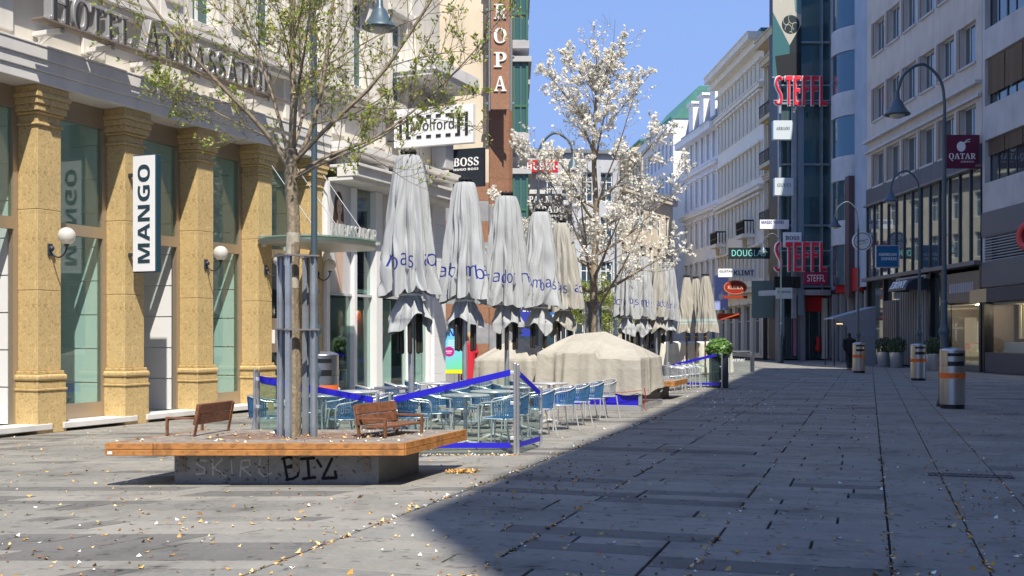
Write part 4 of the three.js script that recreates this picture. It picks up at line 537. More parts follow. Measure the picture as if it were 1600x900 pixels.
  const awn = thing('orange_awning', 'orange red shop awning under the red oval sign', 'awning', [X(1137, 82), 0, -82]); obj('canopy', ext([[0, 3.35], [1.5, 2.85], [1.5, 2.8], [0, 3.25]], 2.2).rotateY(PI).translate(0.8, 0, 1.1), K(0.62, 0.09, 0.02), awn); obj('fascia', bx(-0.75, 0.85, 2.9, 3.3, -0.05, 0.02), K(0.55, 0.07, 0.015), awn);
  const lbs = thing('frosted_sign_panel', 'tall dull green glass sign panel beside the red oval sign', 'sign', [X(1196, 78), 0, -78]); obj('panel', rb(-0.95, 0.95, 2.9, 5.5, -0.1, 0), mat(0.18, 0.26, 0.25, { roughness: 0.2 }), lbs); obj('post', bx(-0.15, 0.15, 0, 2.9, -0.1, 0), M.dark, lbs);
  const blu = thing('blue_sign_panel', 'upright pale blue panel with a round fruit mark', 'sign', [X(1127, 84), 0, -84]); obj('panel', bx(-0.5, 0.5, 3.6, 6.2, -0.1, 0), K(0.35, 0.42, 0.75), blu); obj('mark', [new THREE.CircleGeometry(0.22, 20).translate(0, 4.6, 0.004), new THREE.CircleGeometry(0.07, 10).scale(0.6, 1.4, 1).rotateZ(-0.6).translate(0.06, 4.92, 0.004)], snow, blu);
}
// ---------------------------------------------------------------- street lamps and bins
const TURN = -SA;                                   // things that follow the street
{
  const lamp = (label, x, z, turn) => {
    const s = thing('street_lamp', label, 'street lamp', [x, 0, z], turn, 'curved arm street lamps');
    obj('base', lathe([[0, 0], [0.17, 0], [0.17, 0.12], [0.13, 0.2], [0.12, 0.9], [0.15, 0.98], [0.15, 1.05], [0.1, 1.12], [0.085, 1.6], [0.12, 1.68], [0.12, 1.76], [0.075, 1.85], [0.065, 2.3], [0.085, 2.36], [0.06, 2.44], [0, 2.44]], 16), M.lampgreen, s);
    obj('pole', [cyl(0.055, 0.045, 2.42, 6.6), tube([[0, 6.55, 0], [0, 7.0, 0], [-0.1, 7.5, 0], [-0.5, 7.85, 0], [-0.92, 7.62, 0], [-1.08, 7.2, 0]], 0.036, 8, 36)], M.lampgreen, s);
    obj('lamp_head', lathe([[0.0, 7.22], [0.05, 7.22], [0.06, 7.05], [0.12, 6.98], [0.15, 6.9], [0.24, 6.76], [0.3, 6.7], [0.28, 6.68], [0.0, 6.69]], 24).translate(-1.08, 0, 0), M.lampgreen, s);
    obj('lamp_glass', new THREE.SphereGeometry(0.17, 14, 6, 0, 2 * PI, PI / 2, PI / 2).scale(1, 0.5, 1).translate(-1.08, 6.685, 0), M.globe, s);
    return s; };
  const l = lamp('tall dark lamp with curved arm behind the nearest steel bin', 9.92, -25.7, 0);
  dup(l, 'dark lamp with curved arm behind the middle steel bin', [15.35, 0, -42.2], 0); dup(l, 'lamp with curved arm by the tent and farthest steel bin', [X(1341, 52), 0, -52], 0); dup(l, 'far lamp with curved arm before the low red capitals', [X(1220, 68), 0, -68], 0);
  dup(l, 'lamp post rising behind the tree guard', [X(491, 18.5), 0, -18.5], PI); dup(l, 'lamp with curved arm seen through the blossoms', [X(841, 34.4), 0, -34.4], PI); dup(l, 'slim lamp post beside the guarded blossoming tree', [X(962, 52), 0, -52], PI);
  const bin = (label, x, z) => {
    const s = thing('litter_bin', label, 'litter bin', [x, 0, z], 0, 'tall steel litter bins'), st2 = mat(0.52, 0.51, 0.49, { metalness: 1, roughness: 0.33, bumpMap: T.brush, bumpScale: 0.0004 });
    obj('foot', cyl(0.255, 0.255, 0, 0.09, 0, 0, 28), M.black, s);
    obj('body', lathe([[0.262, 0.092], [0.268, 0.1], [0.268, 0.95], [0.262, 0.955]], 36), st2, s);
    obj('hood', new THREE.CylinderGeometry(0.268, 0.268, 0.32, 36, 1).translate(0, 1.12, 0).applyMatrix4(new THREE.Matrix4().makeShear(0, 0, 0, 0, 0, 0)), st2, s);
    const cap = new THREE.SphereGeometry(0.27, 28, 8, 0, 2 * PI, 0, PI / 2).scale(1, 0.3, 1).translate(0, 1.282, 0); obj('cap', cap, st2, s);
    obj('slot', [new THREE.CylinderGeometry(0.272, 0.272, 0.07, 20, 1, false, -0.75, 1.5).translate(0, 1.2, 0), new THREE.CylinderGeometry(0.272, 0.272, 0.1, 20, 1, false, -0.75, 1.5).translate(0, 1.0, 0)], M.black, s);
    obj('orange_band', new THREE.CylinderGeometry(0.2725, 0.2725, 0.12, 36, 1, false).translate(0, 0.735, 0), M.orange, s);
    obj('band_print', [new THREE.CylinderGeometry(0.2735, 0.2735, 0.014, 10, 1, true, -0.22, 0.44).translate(0, 0.755, 0), new THREE.CylinderGeometry(0.2735, 0.2735, 0.014, 10, 1, true, -0.14, 0.28).translate(0, 0.72, 0)], M.black, s);
    return s; };
  const b = bin('nearest steel litter bin with an orange band, in the shade', 9.83, -25.0); dup(b, 'middle steel litter bin with an orange band, before the bar slats', [14.8, 0, -40.8]); dup(b, 'farthest steel litter bin with an orange band, beside the walking man', [X(1342, 49.5), 0, -49.5]);
  dup(b, 'steel litter bin with an orange band behind the tree guard', [X(504, 18.7), 0, -18.7]);
}
// ---------------------------------------------------------------- raised tree seats
function platform(label, x, z, w, dep, first) {
  const s = thing('tree_platform', label, 'tree seat', [x, 0, z]), sh = 0.33, P = (a, d) => [a + sh * d, d];
  const slab = (a0, a1, d0, d1, y0, y1) => ext([P(a0, d0), P(a1, d0), P(a1, d1), P(a0, d1)], y1 - y0).rotateX(-PI / 2).translate(0, y0, 0);
  const top = 0.472, bot = 0.34, F = 0.45, E = 0.7;
  // base of concrete blocks
  const blocks = [[0.53, 1.55], [1.556, w - 0.42]];
  for (const [a, b] of blocks) obj('concrete_block', slab(a, b, 0.33, dep - 0.4, 0, bot - 0.01), M.concrete, s);
  for (const a of [0.62, 1.85, 2.62].filter(v => v < w - 0.4)) obj('bracket', [bx(a + 0.11 - 0.035, a + 0.11 + 0.035, 0.13, bot - 0.012, -0.33, -0.315), ...[0.2, 0.27].map(y => cyl(0.018, 0.018, -0.01, 0.012, 0, 0, 8).rotateX(PI / 2).translate(a + 0.11, y, -0.308))], M.bronzeDark, s);
  // front and side boards
  const fb = (a0, a1, y0, y1, m) => obj('edge_board', rb(a0, a1, y0, y1, -0.045, 0, 0.004), m, s);
  for (const [y0, y1] of [[bot, 0.403], [0.408, top]]) { fb(0, 0.508, y0, y1, M.deckwood); fb(0.514, w, y0, y1, M.deckwood); }
  for (const [y0, y1] of [[bot, 0.403], [0.408, top]]) for (const [d0, d1] of [[0.0485, 0.3], [0.305, dep]]) { obj('edge_board', slab(w - 0.045, w, d0, d1, y0, y1), M.deckwood, s); obj('edge_board', slab(0, 0.045, d0, d1, y0, y1), M.deckwood, s); }
  obj('carrier_frame', [slab(0.1, w - 0.1, 0.1, dep - 0.1, bot + 0.01, top - 0.05)], M.dark, s);
  // top planks
  for (let k = 0; k < 3; k++) { const d = 0.05 + k * 0.14; for (const [a, b] of [[0.05, 0.508], [0.514, w - 0.05]]) obj('deck_plank', slab(a, b, d, d + 0.133, top - 0.03, top - 0.002), M.deckgrey, s); const e = dep - 0.44 + k * 0.14; obj('deck_plank', slab(0.05, w - 0.05, e, e + 0.133, top - 0.03, top - 0.002), M.deckgrey, s); }
  for (let k = 0; k < 5; k++) { const a = 0.05 + k * 0.135; obj('deck_plank', slab(a, a + 0.13, 0.472, dep - 0.445, top - 0.03, top - 0.002), M.deckgrey, s); obj('deck_plank', slab(w - 0.05 - a + 0.05 - 0.13, w - 0.05 - a + 0.05, 0.472, dep - 0.445, top - 0.03, top - 0.002), M.deckgrey, s); }
  const br = [], R = rng(3); for (let d = 0.48; d < dep - 0.5; d += 0.105) for (let a = 0.75 + (Math.round(d / 0.105) % 2) * 0.1; a < w - 0.9; a += 0.205) br.push(slab(a, a + 0.198, d, d + 0.098, top - 0.03, top - 0.008 + R() * 0.008));
  const bp = obj('brick_paving', br, mat(0.30, 0.20, 0.15, { map: T.grain, roughness: 0.9 }), s); bp.userData.kind = 'stuff';
  obj('soil', slab(0.72, w - 0.72, 0.47, dep - 0.44, top - 0.045, top - 0.032), M.soil, s);
  if (first) {
    const t = canvasTex(1024, 128, (g, W, H) => { g.clearRect(0, 0, W, H); g.lineCap = g.lineJoin = 'round';
      const pl = (pts, col, lw) => { g.strokeStyle = col; g.lineWidth = lw; g.beginPath(); pts.forEach((p, i) => i ? g.lineTo(p[0], p[1]) : g.moveTo(p[0], p[1])); g.stroke(); };
      const wc = 'rgba(214,210,196,0.62)'; pl([[160, 30], [120, 26], [112, 44], [150, 62], [150, 84], [110, 88]], wc, 9); pl([[190, 26], [194, 92]], wc, 9); pl([[240, 24], [198, 60], [256, 96]], wc, 9); pl([[286, 30], [290, 90]], wc, 7); pl([[330, 96], [336, 30], [376, 26], [380, 54], [338, 62], [384, 94]], wc, 9); pl([[430, 20], [424, 80], [446, 96], [486, 84]], wc, 9);
      const bc = 'rgba(14,13,12,0.95)'; pl([[548, 18], [568, 112]], bc, 13); pl([[540, 22], [572, 14], [600, 20], [606, 34], [594, 48], [562, 58]], bc, 11); pl([[562, 58], [604, 58], [624, 74], [618, 96], [594, 108], [562, 112]], bc, 12); pl([[636, 22], [700, 18]], bc, 13); pl([[668, 22], [676, 104]], bc, 15); pl([[646, 108], [706, 102]], bc, 13); pl([[716, 28], [736, 54]], bc, 13); pl([[790, 22], [744, 106], [812, 104], [806, 78]], bc, 14);
      g.fillStyle = 'rgba(20,14,10,0.35)'; const R2 = rng(8); for (let k = 0; k < 90; k++) { g.beginPath(); g.ellipse(R2() * W, R2() * H, 2 + R2() * 9, 2 + R2() * 5, R2(), 0, 7); g.fill(); } });
    obj('graffiti', new THREE.PlaneGeometry(2.22, 0.32).translate(0.53 + 0.109 + 1.11, 0.165, -0.326), mat(1, 1, 1, { map: t, transparent: true, roughness: 0.8 }), s, true);
    obj('name_plate', rb(0.03, 0.08, 0.355, 0.385, 0.001, 0.004, 0.001), M.white, s);
  }
  return s;
}
platform('long raised wooden tree seat on a graffiti covered concrete base', -4.31, -11.85, 3.17, 1.79, true);
platform('second raised tree seat, under the white blossoming tree', 0.9, -28.3, 3.2, 1.9, false);
{ // back rests with arm loops on the near seat
  const y = 0.474;
  const rest = (label, x, z, turn, arms, worn) => { const s = thing('seat_back', label, 'seat back', [x, y, z], turn, 'wooden seat backs on the tree platform'); const m = M.deckdark;   // width along x, sits towards +z
    for (const [a, b] of [[0.13, 0.245], [0.252, 0.37]]) obj('back_board', rb(-0.42, 0.42, a, b, -0.015, 0.015, 0.006).rotateX(-0.2), m, s);
    if (worn) for (const [bx0, c] of [[-0.33, [0.1, 0.16, 0.3]], [-0.1, [0.5, 0.06, 0.05]], [0.08, [0.12, 0.3, 0.22]], [0.25, [0.5, 0.48, 0.42]]]) obj('sticker', new THREE.CircleGeometry(0.045, 12).scale(1.2, 1, 1).translate(bx0, 0.31, 0.0175 * -1 - 0.0005).rotateY(0).rotateX(-0.2), mat(...c, { side: THREE.DoubleSide }), s);
    for (const q of [-1, 1]) obj('upright', rb(q * 0.4 - 0.03, q * 0.4 + 0.03, 0, 0.36, -0.03, -0.016).rotateX(-0.2).translate(0, 0, 0.0), m, s);
    for (const q of arms) obj('arm_loop', [rb(q * 0.4 - 0.02, q * 0.4 + 0.02, 0.19, 0.215, -0.02, 0.33, 0.005), rb(q * 0.4 - 0.02, q * 0.4 + 0.02, 0, 0.2, 0.305, 0.33, 0.005).rotateX(0.0)], m, s);
    return s; };
  rest('plain brown seat back facing the granite columns', -3.52, -13.05, -PI / 2 - 0.23, [1, -1], false);
  const w = rest('brown seat back covered in stickers, near the cafe chairs', -1.52, -12.95, PI / 2 - 0.45, [1, -1], true);
  obj('seat_board', rb(-0.42, 0.42, 0.1, 0.125, 0.02, 0.3, 0.005), M.deckdark, w);
}
// ---------------------------------------------------------------- trees
function limbTube(pts, r0, r1, n) { // tapered tube through pts
  const c = new THREE.CatmullRomCurve3(pts), seg = Math.max(3, pts.length * 2 - 1), P = c.getPoints(seg), pos = [], idx = [], nor = []; let prev = V(1, 0, 0.3);
  for (let i = 0; i <= seg; i++) { const t = c.getTangent(i / seg), u = prev.clone().sub(t.clone().multiplyScalar(prev.dot(t))).normalize(), v = t.clone().cross(u); prev = u; const r = r0 + (r1 - r0) * i / seg;
    for (let k = 0; k < n; k++) { const a = k / n * 2 * PI, d = u.clone().multiplyScalar(Math.cos(a)).add(v.clone().multiplyScalar(Math.sin(a))); pos.push(P[i].x + d.x * r, P[i].y + d.y * r, P[i].z + d.z * r); nor.push(d.x, d.y, d.z); } }
  for (let i = 0; i < seg; i++) for (let k = 0; k < n; k++) { const a = i * n + k, b = i * n + (k + 1) % n, d = a + n, e = b + n; idx.push(a, b, d, b, e, d); }
  const g = new THREE.BufferGeometry(); g.setAttribute('position', new THREE.Float32BufferAttribute(pos, 3)); g.setAttribute('normal', new THREE.Float32BufferAttribute(nor, 3)); g.setIndex(idx); return g;
}
function grow(R, limbs, { levels = 3, kids = [7, 6, 4], len = [0.5, 0.5, 0.45], spread = 0.8, up = 0.25, wob = 0.12, rk = 0.5 }) {
  const wood = [[], [], []], tips = [];
  const go = (pts, r0, r1, lv) => {
    wood[Math.min(2, lv)].push(limbTube(pts, r0, r1, lv === 0 ? 9 : lv === 1 ? 6 : lv === 2 ? 4 : 3));
    const c = new THREE.CatmullRomCurve3(pts), L = c.getLength();
    if (lv >= 2) for (let k = 0; k < 4; k++) tips.push({ p: c.getPoint(Math.min(1, 0.3 + 0.23 * k + 0.1 * R())), d: c.getTangent(0.9), lv });
    if (lv >= levels) return;
    const n = kids[lv];
    for (let k = 0; k < n; k++) {
      const t = (lv === 0 ? 0.22 : 0.15) + (0.97 - (lv === 0 ? 0.22 : 0.15)) * (k + R() * 0.8) / n, p = c.getPoint(t), d = c.getTangent(t);
      const side = V(R() - 0.5, R() - 0.5, R() - 0.5).cross(d).normalize(), dir = d.clone().multiplyScalar(0.75).add(side.multiplyScalar(spread * (0.7 + 0.6 * R()))).add(V(0, up, 0)).normalize();
      const l = L * len[lv] * (1.1 - 0.62 * t) * (0.7 + 0.6 * R()), q = [p.clone()]; let cur = p.clone(), dd = dir.clone(); const m = lv > 1 ? 2 : 4;
      for (let j = 0; j < m; j++) { dd.add(V(R() - 0.5, R() - 0.35 + up * 0.3, R() - 0.5).multiplyScalar(wob * 2)).normalize(); cur = cur.clone().addScaledVector(dd, l / m); q.push(cur); }
      const rr = (r0 + (r1 - r0) * t) * rk; go(q, Math.max(0.0035, rr), Math.max(0.002, rr * 0.3), lv + 1);
    } };
  for (const l of limbs) go(l.pts, l.r0, l.r1, l.lv ?? 0);
  return { wood, tips };
}
function petals(R, list, shape) { // shape(R, item, add) with add(a, b, c, d, colour)
  const p = [], n = [], col = []; const add = (a, b, c, d, k) => { const N = b.clone().sub(a).cross(c.clone().sub(a)).normalize(); for (const v of [a, b, c, a, c, d]) { p.push(v.x, v.y, v.z); n.push(N.x, N.y, N.z); col.push(...k); } };
  for (const t of list) shape(R, t, add);
  const g = new THREE.BufferGeometry(); g.setAttribute('position', new THREE.Float32BufferAttribute(p, 3)); g.setAttribute('normal', new THREE.Float32BufferAttribute(n, 3)); g.setAttribute('color', new THREE.Float32BufferAttribute(col, 3)); return g;
}
const rv = R => V(R() - 0.5, R() - 0.5, R() - 0.5).normalize();
function leafQuad(c, d, u, L, W, k, add) { const v = d.clone().cross(u).normalize(); const b = c.clone().addScaledVector(u, L), m1 = c.clone().addScaledVector(u, L * 0.45).addScaledVector(v, W), m2 = c.clone().addScaledVector(u, L * 0.45).addScaledVector(v, -W); add(c, m1, b, m2, k); }
{ // near tree, young leaves
  const R = rng(21), s = thing('street_tree', 'slim tree with fresh green leaves standing in a steel guard', 'tree', [-2.48, 0.43, -12.72]);
  const pts = a => a.map(p => V(...p));
  const trunk = limbTube(pts([[0, 0, 0], [0.01, 0.8, 0.01], [-0.02, 1.6, 0], [0, 2.4, 0.01], [-0.03, 2.95, 0], [-0.03, 3.3, 0]]), 0.08, 0.072, 14);
  const limbs = [
    { pts: pts([[-0.03, 3.2, 0], [0.0, 3.8, 0.03], [-0.02, 4.5, 0], [0.02, 5.4, 0.05], [0, 6.6, 0], [0.03, 7.9, 0]]), r0: 0.042, r1: 0.012 },
    { pts: pts([[-0.03, 3.05, 0], [0.16, 3.45, -0.05], [0.32, 4.1, -0.1], [0.4, 4.9, -0.15], [0.62, 6.0, -0.2], [0.7, 7.2, -0.3]]), r0: 0.031, r1: 0.01 },
    { pts: pts([[0, 3.15, 0], [0.38, 3.5, 0.12], [0.95, 4.0, 0.25], [1.5, 4.75, 0.35], [2.0, 5.6, 0.4], [2.3, 6.3, 0.4]]), r0: 0.028, r1: 0.008 },
    { pts: pts([[0, 3.0, 0], [0.35, 3.25, -0.2], [0.9, 3.5, -0.35], [1.45, 3.95, -0.5], [2.0, 4.5, -0.5], [2.45, 5.1, -0.55]]), r0: 0.022, r1: 0.006 },
    { pts: pts([[-0.02, 2.95, 0], [0.4, 3.1, 0.3], [0.95, 3.3, 0.45], [1.5, 3.6, 0.6], [1.95, 3.75, 0.6]]), r0: 0.017, r1: 0.005 },
    { pts: pts([[-0.03, 3.05, 0], [-0.32, 3.5, 0.1], [-0.75, 3.95, 0.2], [-1.25, 4.5, 0.3], [-1.75, 5.2, 0.3], [-2.1, 6.0, 0.3]]), r0: 0.031, r1: 0.008 },
    { pts: pts([[-0.03, 3.1, 0], [-0.2, 3.7, -0.15], [-0.45, 4.4, -0.3], [-0.8, 5.3, -0.4], [-1.1, 6.4, -0.5]]), r0: 0.025, r1: 0.008 },
    { pts: pts([[-0.05, 3.2, 0], [-0.3, 3.45, -0.25], [-0.8, 3.7, -0.4], [-1.35, 4.0, -0.5], [-1.75, 4.15, -0.5]]), r0: 0.015, r1: 0.005 },
    { pts: pts([[0, 3.3, 0], [0.1, 3.8, 0.35], [0.3, 4.4, 0.8], [0.45, 5.2, 1.2]]), r0: 0.022, r1: 0.006 },
    { pts: pts([[0, 3.3, 0], [0.05, 3.9, -0.4], [-0.1, 4.6, -0.9], [-0.2, 5.4, -1.3]]), r0: 0.022, r1: 0.006 },
  ];
  const g = grow(R, limbs, { levels: 3, kids: [11, 7, 4], len: [0.34, 0.5, 0.5], spread: 0.9, up: 0.12, wob: 0.17, rk: 0.36 });
  obj('trunk', trunk, mat(0.40, 0.33, 0.24, { map: T.bark, roughness: 0.95, bumpMap: T.bump, bumpScale: 0.012 }), s);
  obj('limewash', limbTube(pts([[-0.02, 1.72, 0], [-0.015, 2.0, 0], [0, 2.35, 0.01]]), 0.0815, 0.078, 14), mat(0.62, 0.57, 0.48, { map: T.bark, roughness: 0.95 }), s);
  const lb = mat(0.42, 0.345, 0.26, { map: T.bark, roughness: 0.95, bumpMap: T.bump, bumpScale: 0.008 }); obj('limbs', [...g.wood[0], ...g.wood[1]], lb, s); obj('twigs', g.wood[2], lb, s);
  const pal = [[0.30, 0.40, 0.05], [0.38, 0.46, 0.07], [0.24, 0.34, 0.04], [0.46, 0.47, 0.09], [0.55, 0.33, 0.08]];
  const lf = petals(R, g.tips, (R, t, add) => { const n = R() < 0.62 ? 0 : 1 + Math.floor(R() * 3); for (let k = 0; k < n; k++) { const u = rv(R).add(t.d).add(V(0, 0.4, 0)).normalize(), d = rv(R), q = pal[R() < 0.06 ? 4 : Math.floor(R() * 4)], f = 0.8 + 0.4 * R(); leafQuad(t.p, d, u, 0.03 + 0.03 * R(), 0.008 + 0.007 * R(), q.map(v => v * f), add); } });
  const cr = new THREE.Mesh(lf, mat(1, 1, 1, { vertexColors: true, roughness: 0.7, side: THREE.DoubleSide, physical: true, transmission: 0.35, thickness: 0 })); cr.name = 'crown'; cr.castShadow = cr.receiveShadow = true; s.add(cr);
}
{ // magnolia in blossom
  const R = rng(34), s = thing('blossoming_tree', 'white blossoming tree standing in a steel guard behind the tarpaulin', 'tree', [2.14, 0.43, -29.4]);
  const pts = a => a.map(p => V(...p)); const limbs = [];
  limbs.push({ pts: pts([[0, 0, 0], [0.05, 1.3, 0], [0.0, 2.6, 0.05], [0.08, 4.2, 0], [0.0, 6.0, 0.03], [0.05, 7.2, 0], [0.08, 8.1, 0]]), r0: 0.15, r1: 0.015, lv: 0 });
  const tr = limbs[0].pts; const c = new THREE.CatmullRomCurve3(tr);
  const spec = [[2.35, 0.2, 2.3, 1.5], [2.4, 3.05, 2.75, 1.7], [2.8, 1.3, 2.0, 1.7], [3.1, 4.5, 2.2, 2.0], [3.3, 0.0, 2.6, 2.6], [3.0, 3.3, 2.7, 2.3], [3.7, 5.4, 2.1, 2.0], [4.0, 2.2, 2.0, 2.0], [4.4, 0.5, 2.0, 2.2], [4.3, 3.2, 2.2, 1.9], [5.1, 1.4, 1.5, 1.8], [5.4, 4.4, 1.5, 1.8], [5.8, 0.1, 1.5, 2.0], [6.0, 2.9, 1.4, 1.9], [6.6, 1.6, 1.0, 1.6], [6.9, 5.5, 1.0, 1.6], [7.3, 3.1, 0.8, 1.4], [7.6, 0.2, 0.7, 1.3]];
  for (const [h, a, out, rise] of spec) { const o = c.getPoint(Math.min(0.99, h / 8.1)); const q = [o]; for (const f of [0.3, 0.62, 1]) q.push(V(o.x + Math.cos(a) * out * f, o.y + rise * Math.pow(f, 1.15) * 0.85 + (R() - 0.5) * 0.15, o.z + Math.sin(a) * out * f * 0.9)); limbs.push({ pts: q, r0: 0.055 * (1.15 - h / 12), r1: 0.01, lv: 0 }); }
  const g = grow(R, limbs, { levels: 3, kids: [11, 6, 3], len: [0.4, 0.5, 0.55], spread: 0.85, up: 0.22, wob: 0.15, rk: 0.32 });
  obj('trunk', g.wood[0], M.bark, s); obj('branches', g.wood[1], M.bark, s); obj('twigs', g.wood[2], M.bark, s);
  const fl = petals(R, g.tips.filter(t => t.p.y > 2.4 && t.p.y < 9.1), (R, t, add) => { if (R() < 0.32) { if (R() < 0.5) leafQuad(t.p, rv(R), rv(R).add(V(0, 0.6, 0)).normalize(), 0.05, 0.012, [0.34, 0.32, 0.10], add); return; }
    const ax = rv(R).add(V(0, 0.7, 0)).normalize(), u0 = rv(R).cross(ax).normalize(), v0 = ax.clone().cross(u0), n = 6 + Math.floor(R() * 3), w = 0.92 + 0.08 * R(), sz = 0.038 + 0.03 * R(); for (let k = 0; k < n; k++) { const a = k / n * 2 * PI + R() * 0.4, dir = u0.clone().multiplyScalar(Math.cos(a)).addScaledVector(v0, Math.sin(a)).addScaledVector(ax, 0.3 + 0.7 * R()).normalize(); leafQuad(t.p, ax.clone().add(rv(R).multiplyScalar(0.3)), dir, sz, sz * 0.2, [w, w * 0.975, w * 0.9], add); } });
  const cr = new THREE.Mesh(fl, mat(1, 1, 1, { vertexColors: true, roughness: 0.8, side: THREE.DoubleSide, physical: true, transmission: 0.3, thickness: 0 })); cr.name = 'blossoms'; cr.castShadow = cr.receiveShadow = true; s.add(cr);
}
{ // young green trees farther on
  const mk = (label, x, z, H, seed, n) => { const R = rng(seed), s = thing('small_tree', label, 'tree', [x, 0, z], 0, 'far spring trees'); const limbs = [{ pts: [V(0, 0, 0), V(0.05, H * 0.35, 0), V(0, H * 0.65, 0.05), V(0.03, H, 0)], r0: 0.09, r1: 0.01 }]; for (let k = 0; k < 9; k++) { const h = H * (0.3 + 0.06 * k), a = k * 2.4; limbs.push({ pts: [V(0, h, 0), V(Math.cos(a) * 0.6, h + 0.6, Math.sin(a) * 0.6), V(Math.cos(a) * 1.2, h + 1.3, Math.sin(a) * 1.2)], r0: 0.03, r1: 0.006 }); }
    const g = grow(R, limbs, { levels: 2, kids: [6, 4], len: [0.5, 0.5], rk: 0.45 }); obj('trunk', g.wood[0], M.bark, s); obj('branches', [...g.wood[1], ...g.wood[2]], M.bark, s);
    const lf = petals(R, g.tips, (R, t, add) => { for (let k = 0; k < n; k++) { const f = 0.7 + 0.5 * R(); leafQuad(t.p.clone().addScaledVector(rv(R), 0.25 * R()), rv(R), rv(R), 0.1, 0.03, [0.30 * f, 0.36 * f, 0.06 * f], add); } }); const cr = new THREE.Mesh(lf, mat(1, 1, 1, { vertexColors: true, side: THREE.DoubleSide, physical: true, transmission: 0.3, roughness: 0.8, thickness: 0 })); cr.name = 'crown'; cr.castShadow = cr.receiveShadow = true; s.add(cr); };
  mk('small yellow green tree behind the blossoming tree trunk', X(915, 64), -64, 4.4, 5, 7); mk('second small yellow green tree, behind the far parasols', X(955, 70), -70, 4.2, 6, 7); mk('far small tree before the end of the street', X(1010, 100), -100, 6.5, 7, 6);
}
{ // steel tree guards
  const gd = (label, x, y, z, turn) => { const s = thing('tree_guard', label, 'tree guard', [x, y, z], turn, 'steel tree guards'), r = 0.235; const tee = [bx(-0.029, 0.029, 0, 2.04, -0.005, 0.005), bx(-0.004, 0.004, 0, 2.04, -0.045, -0.005), bx(-0.029, 0.029, 0, 2.04, -0.054, -0.045)];
    const gt = share(tee); for (let k = 0; k < 4; k++) { const p = obj('guard_post', gt, M.galv, s); const a = k * PI / 2; p.position.set(Math.sin(a) * r, 0, Math.cos(a) * r); p.rotation.y = a; }
    for (const h of [1.21, 2.043]) { const q = r * 0.98; const ring = []; for (let k = 0; k < 4; k++) { const a = k * PI / 2, b = a + PI / 2; const A = [Math.sin(a) * q, h, Math.cos(a) * q], B = [Math.sin(b) * q, h, Math.cos(b) * q]; const L = Math.hypot(A[0] - B[0], A[2] - B[2]); ring.push(new THREE.BoxGeometry(L + 0.03, 0.018, 0.08).rotateY(a + PI / 4).translate((A[0] + B[0]) / 2, h, (A[2] + B[2]) / 2)); } obj('guard_ring', [ring[0], ring[2], ring[1].translate(0, 0.002, 0), ring[3].translate(0, 0.002, 0)], mat(0.25, 0.24, 0.23, { roughness: 0.6, metalness: 0.4 }), s); }
    return s; };
  const g = gd('steel guard of four posts around the fresh leaved tree', -2.44, 0.47, -12.72, -0.28); dup(g, 'steel guard of four posts around the blossoming tree', [2.14, 0.47, -29.4], 0.5);
}
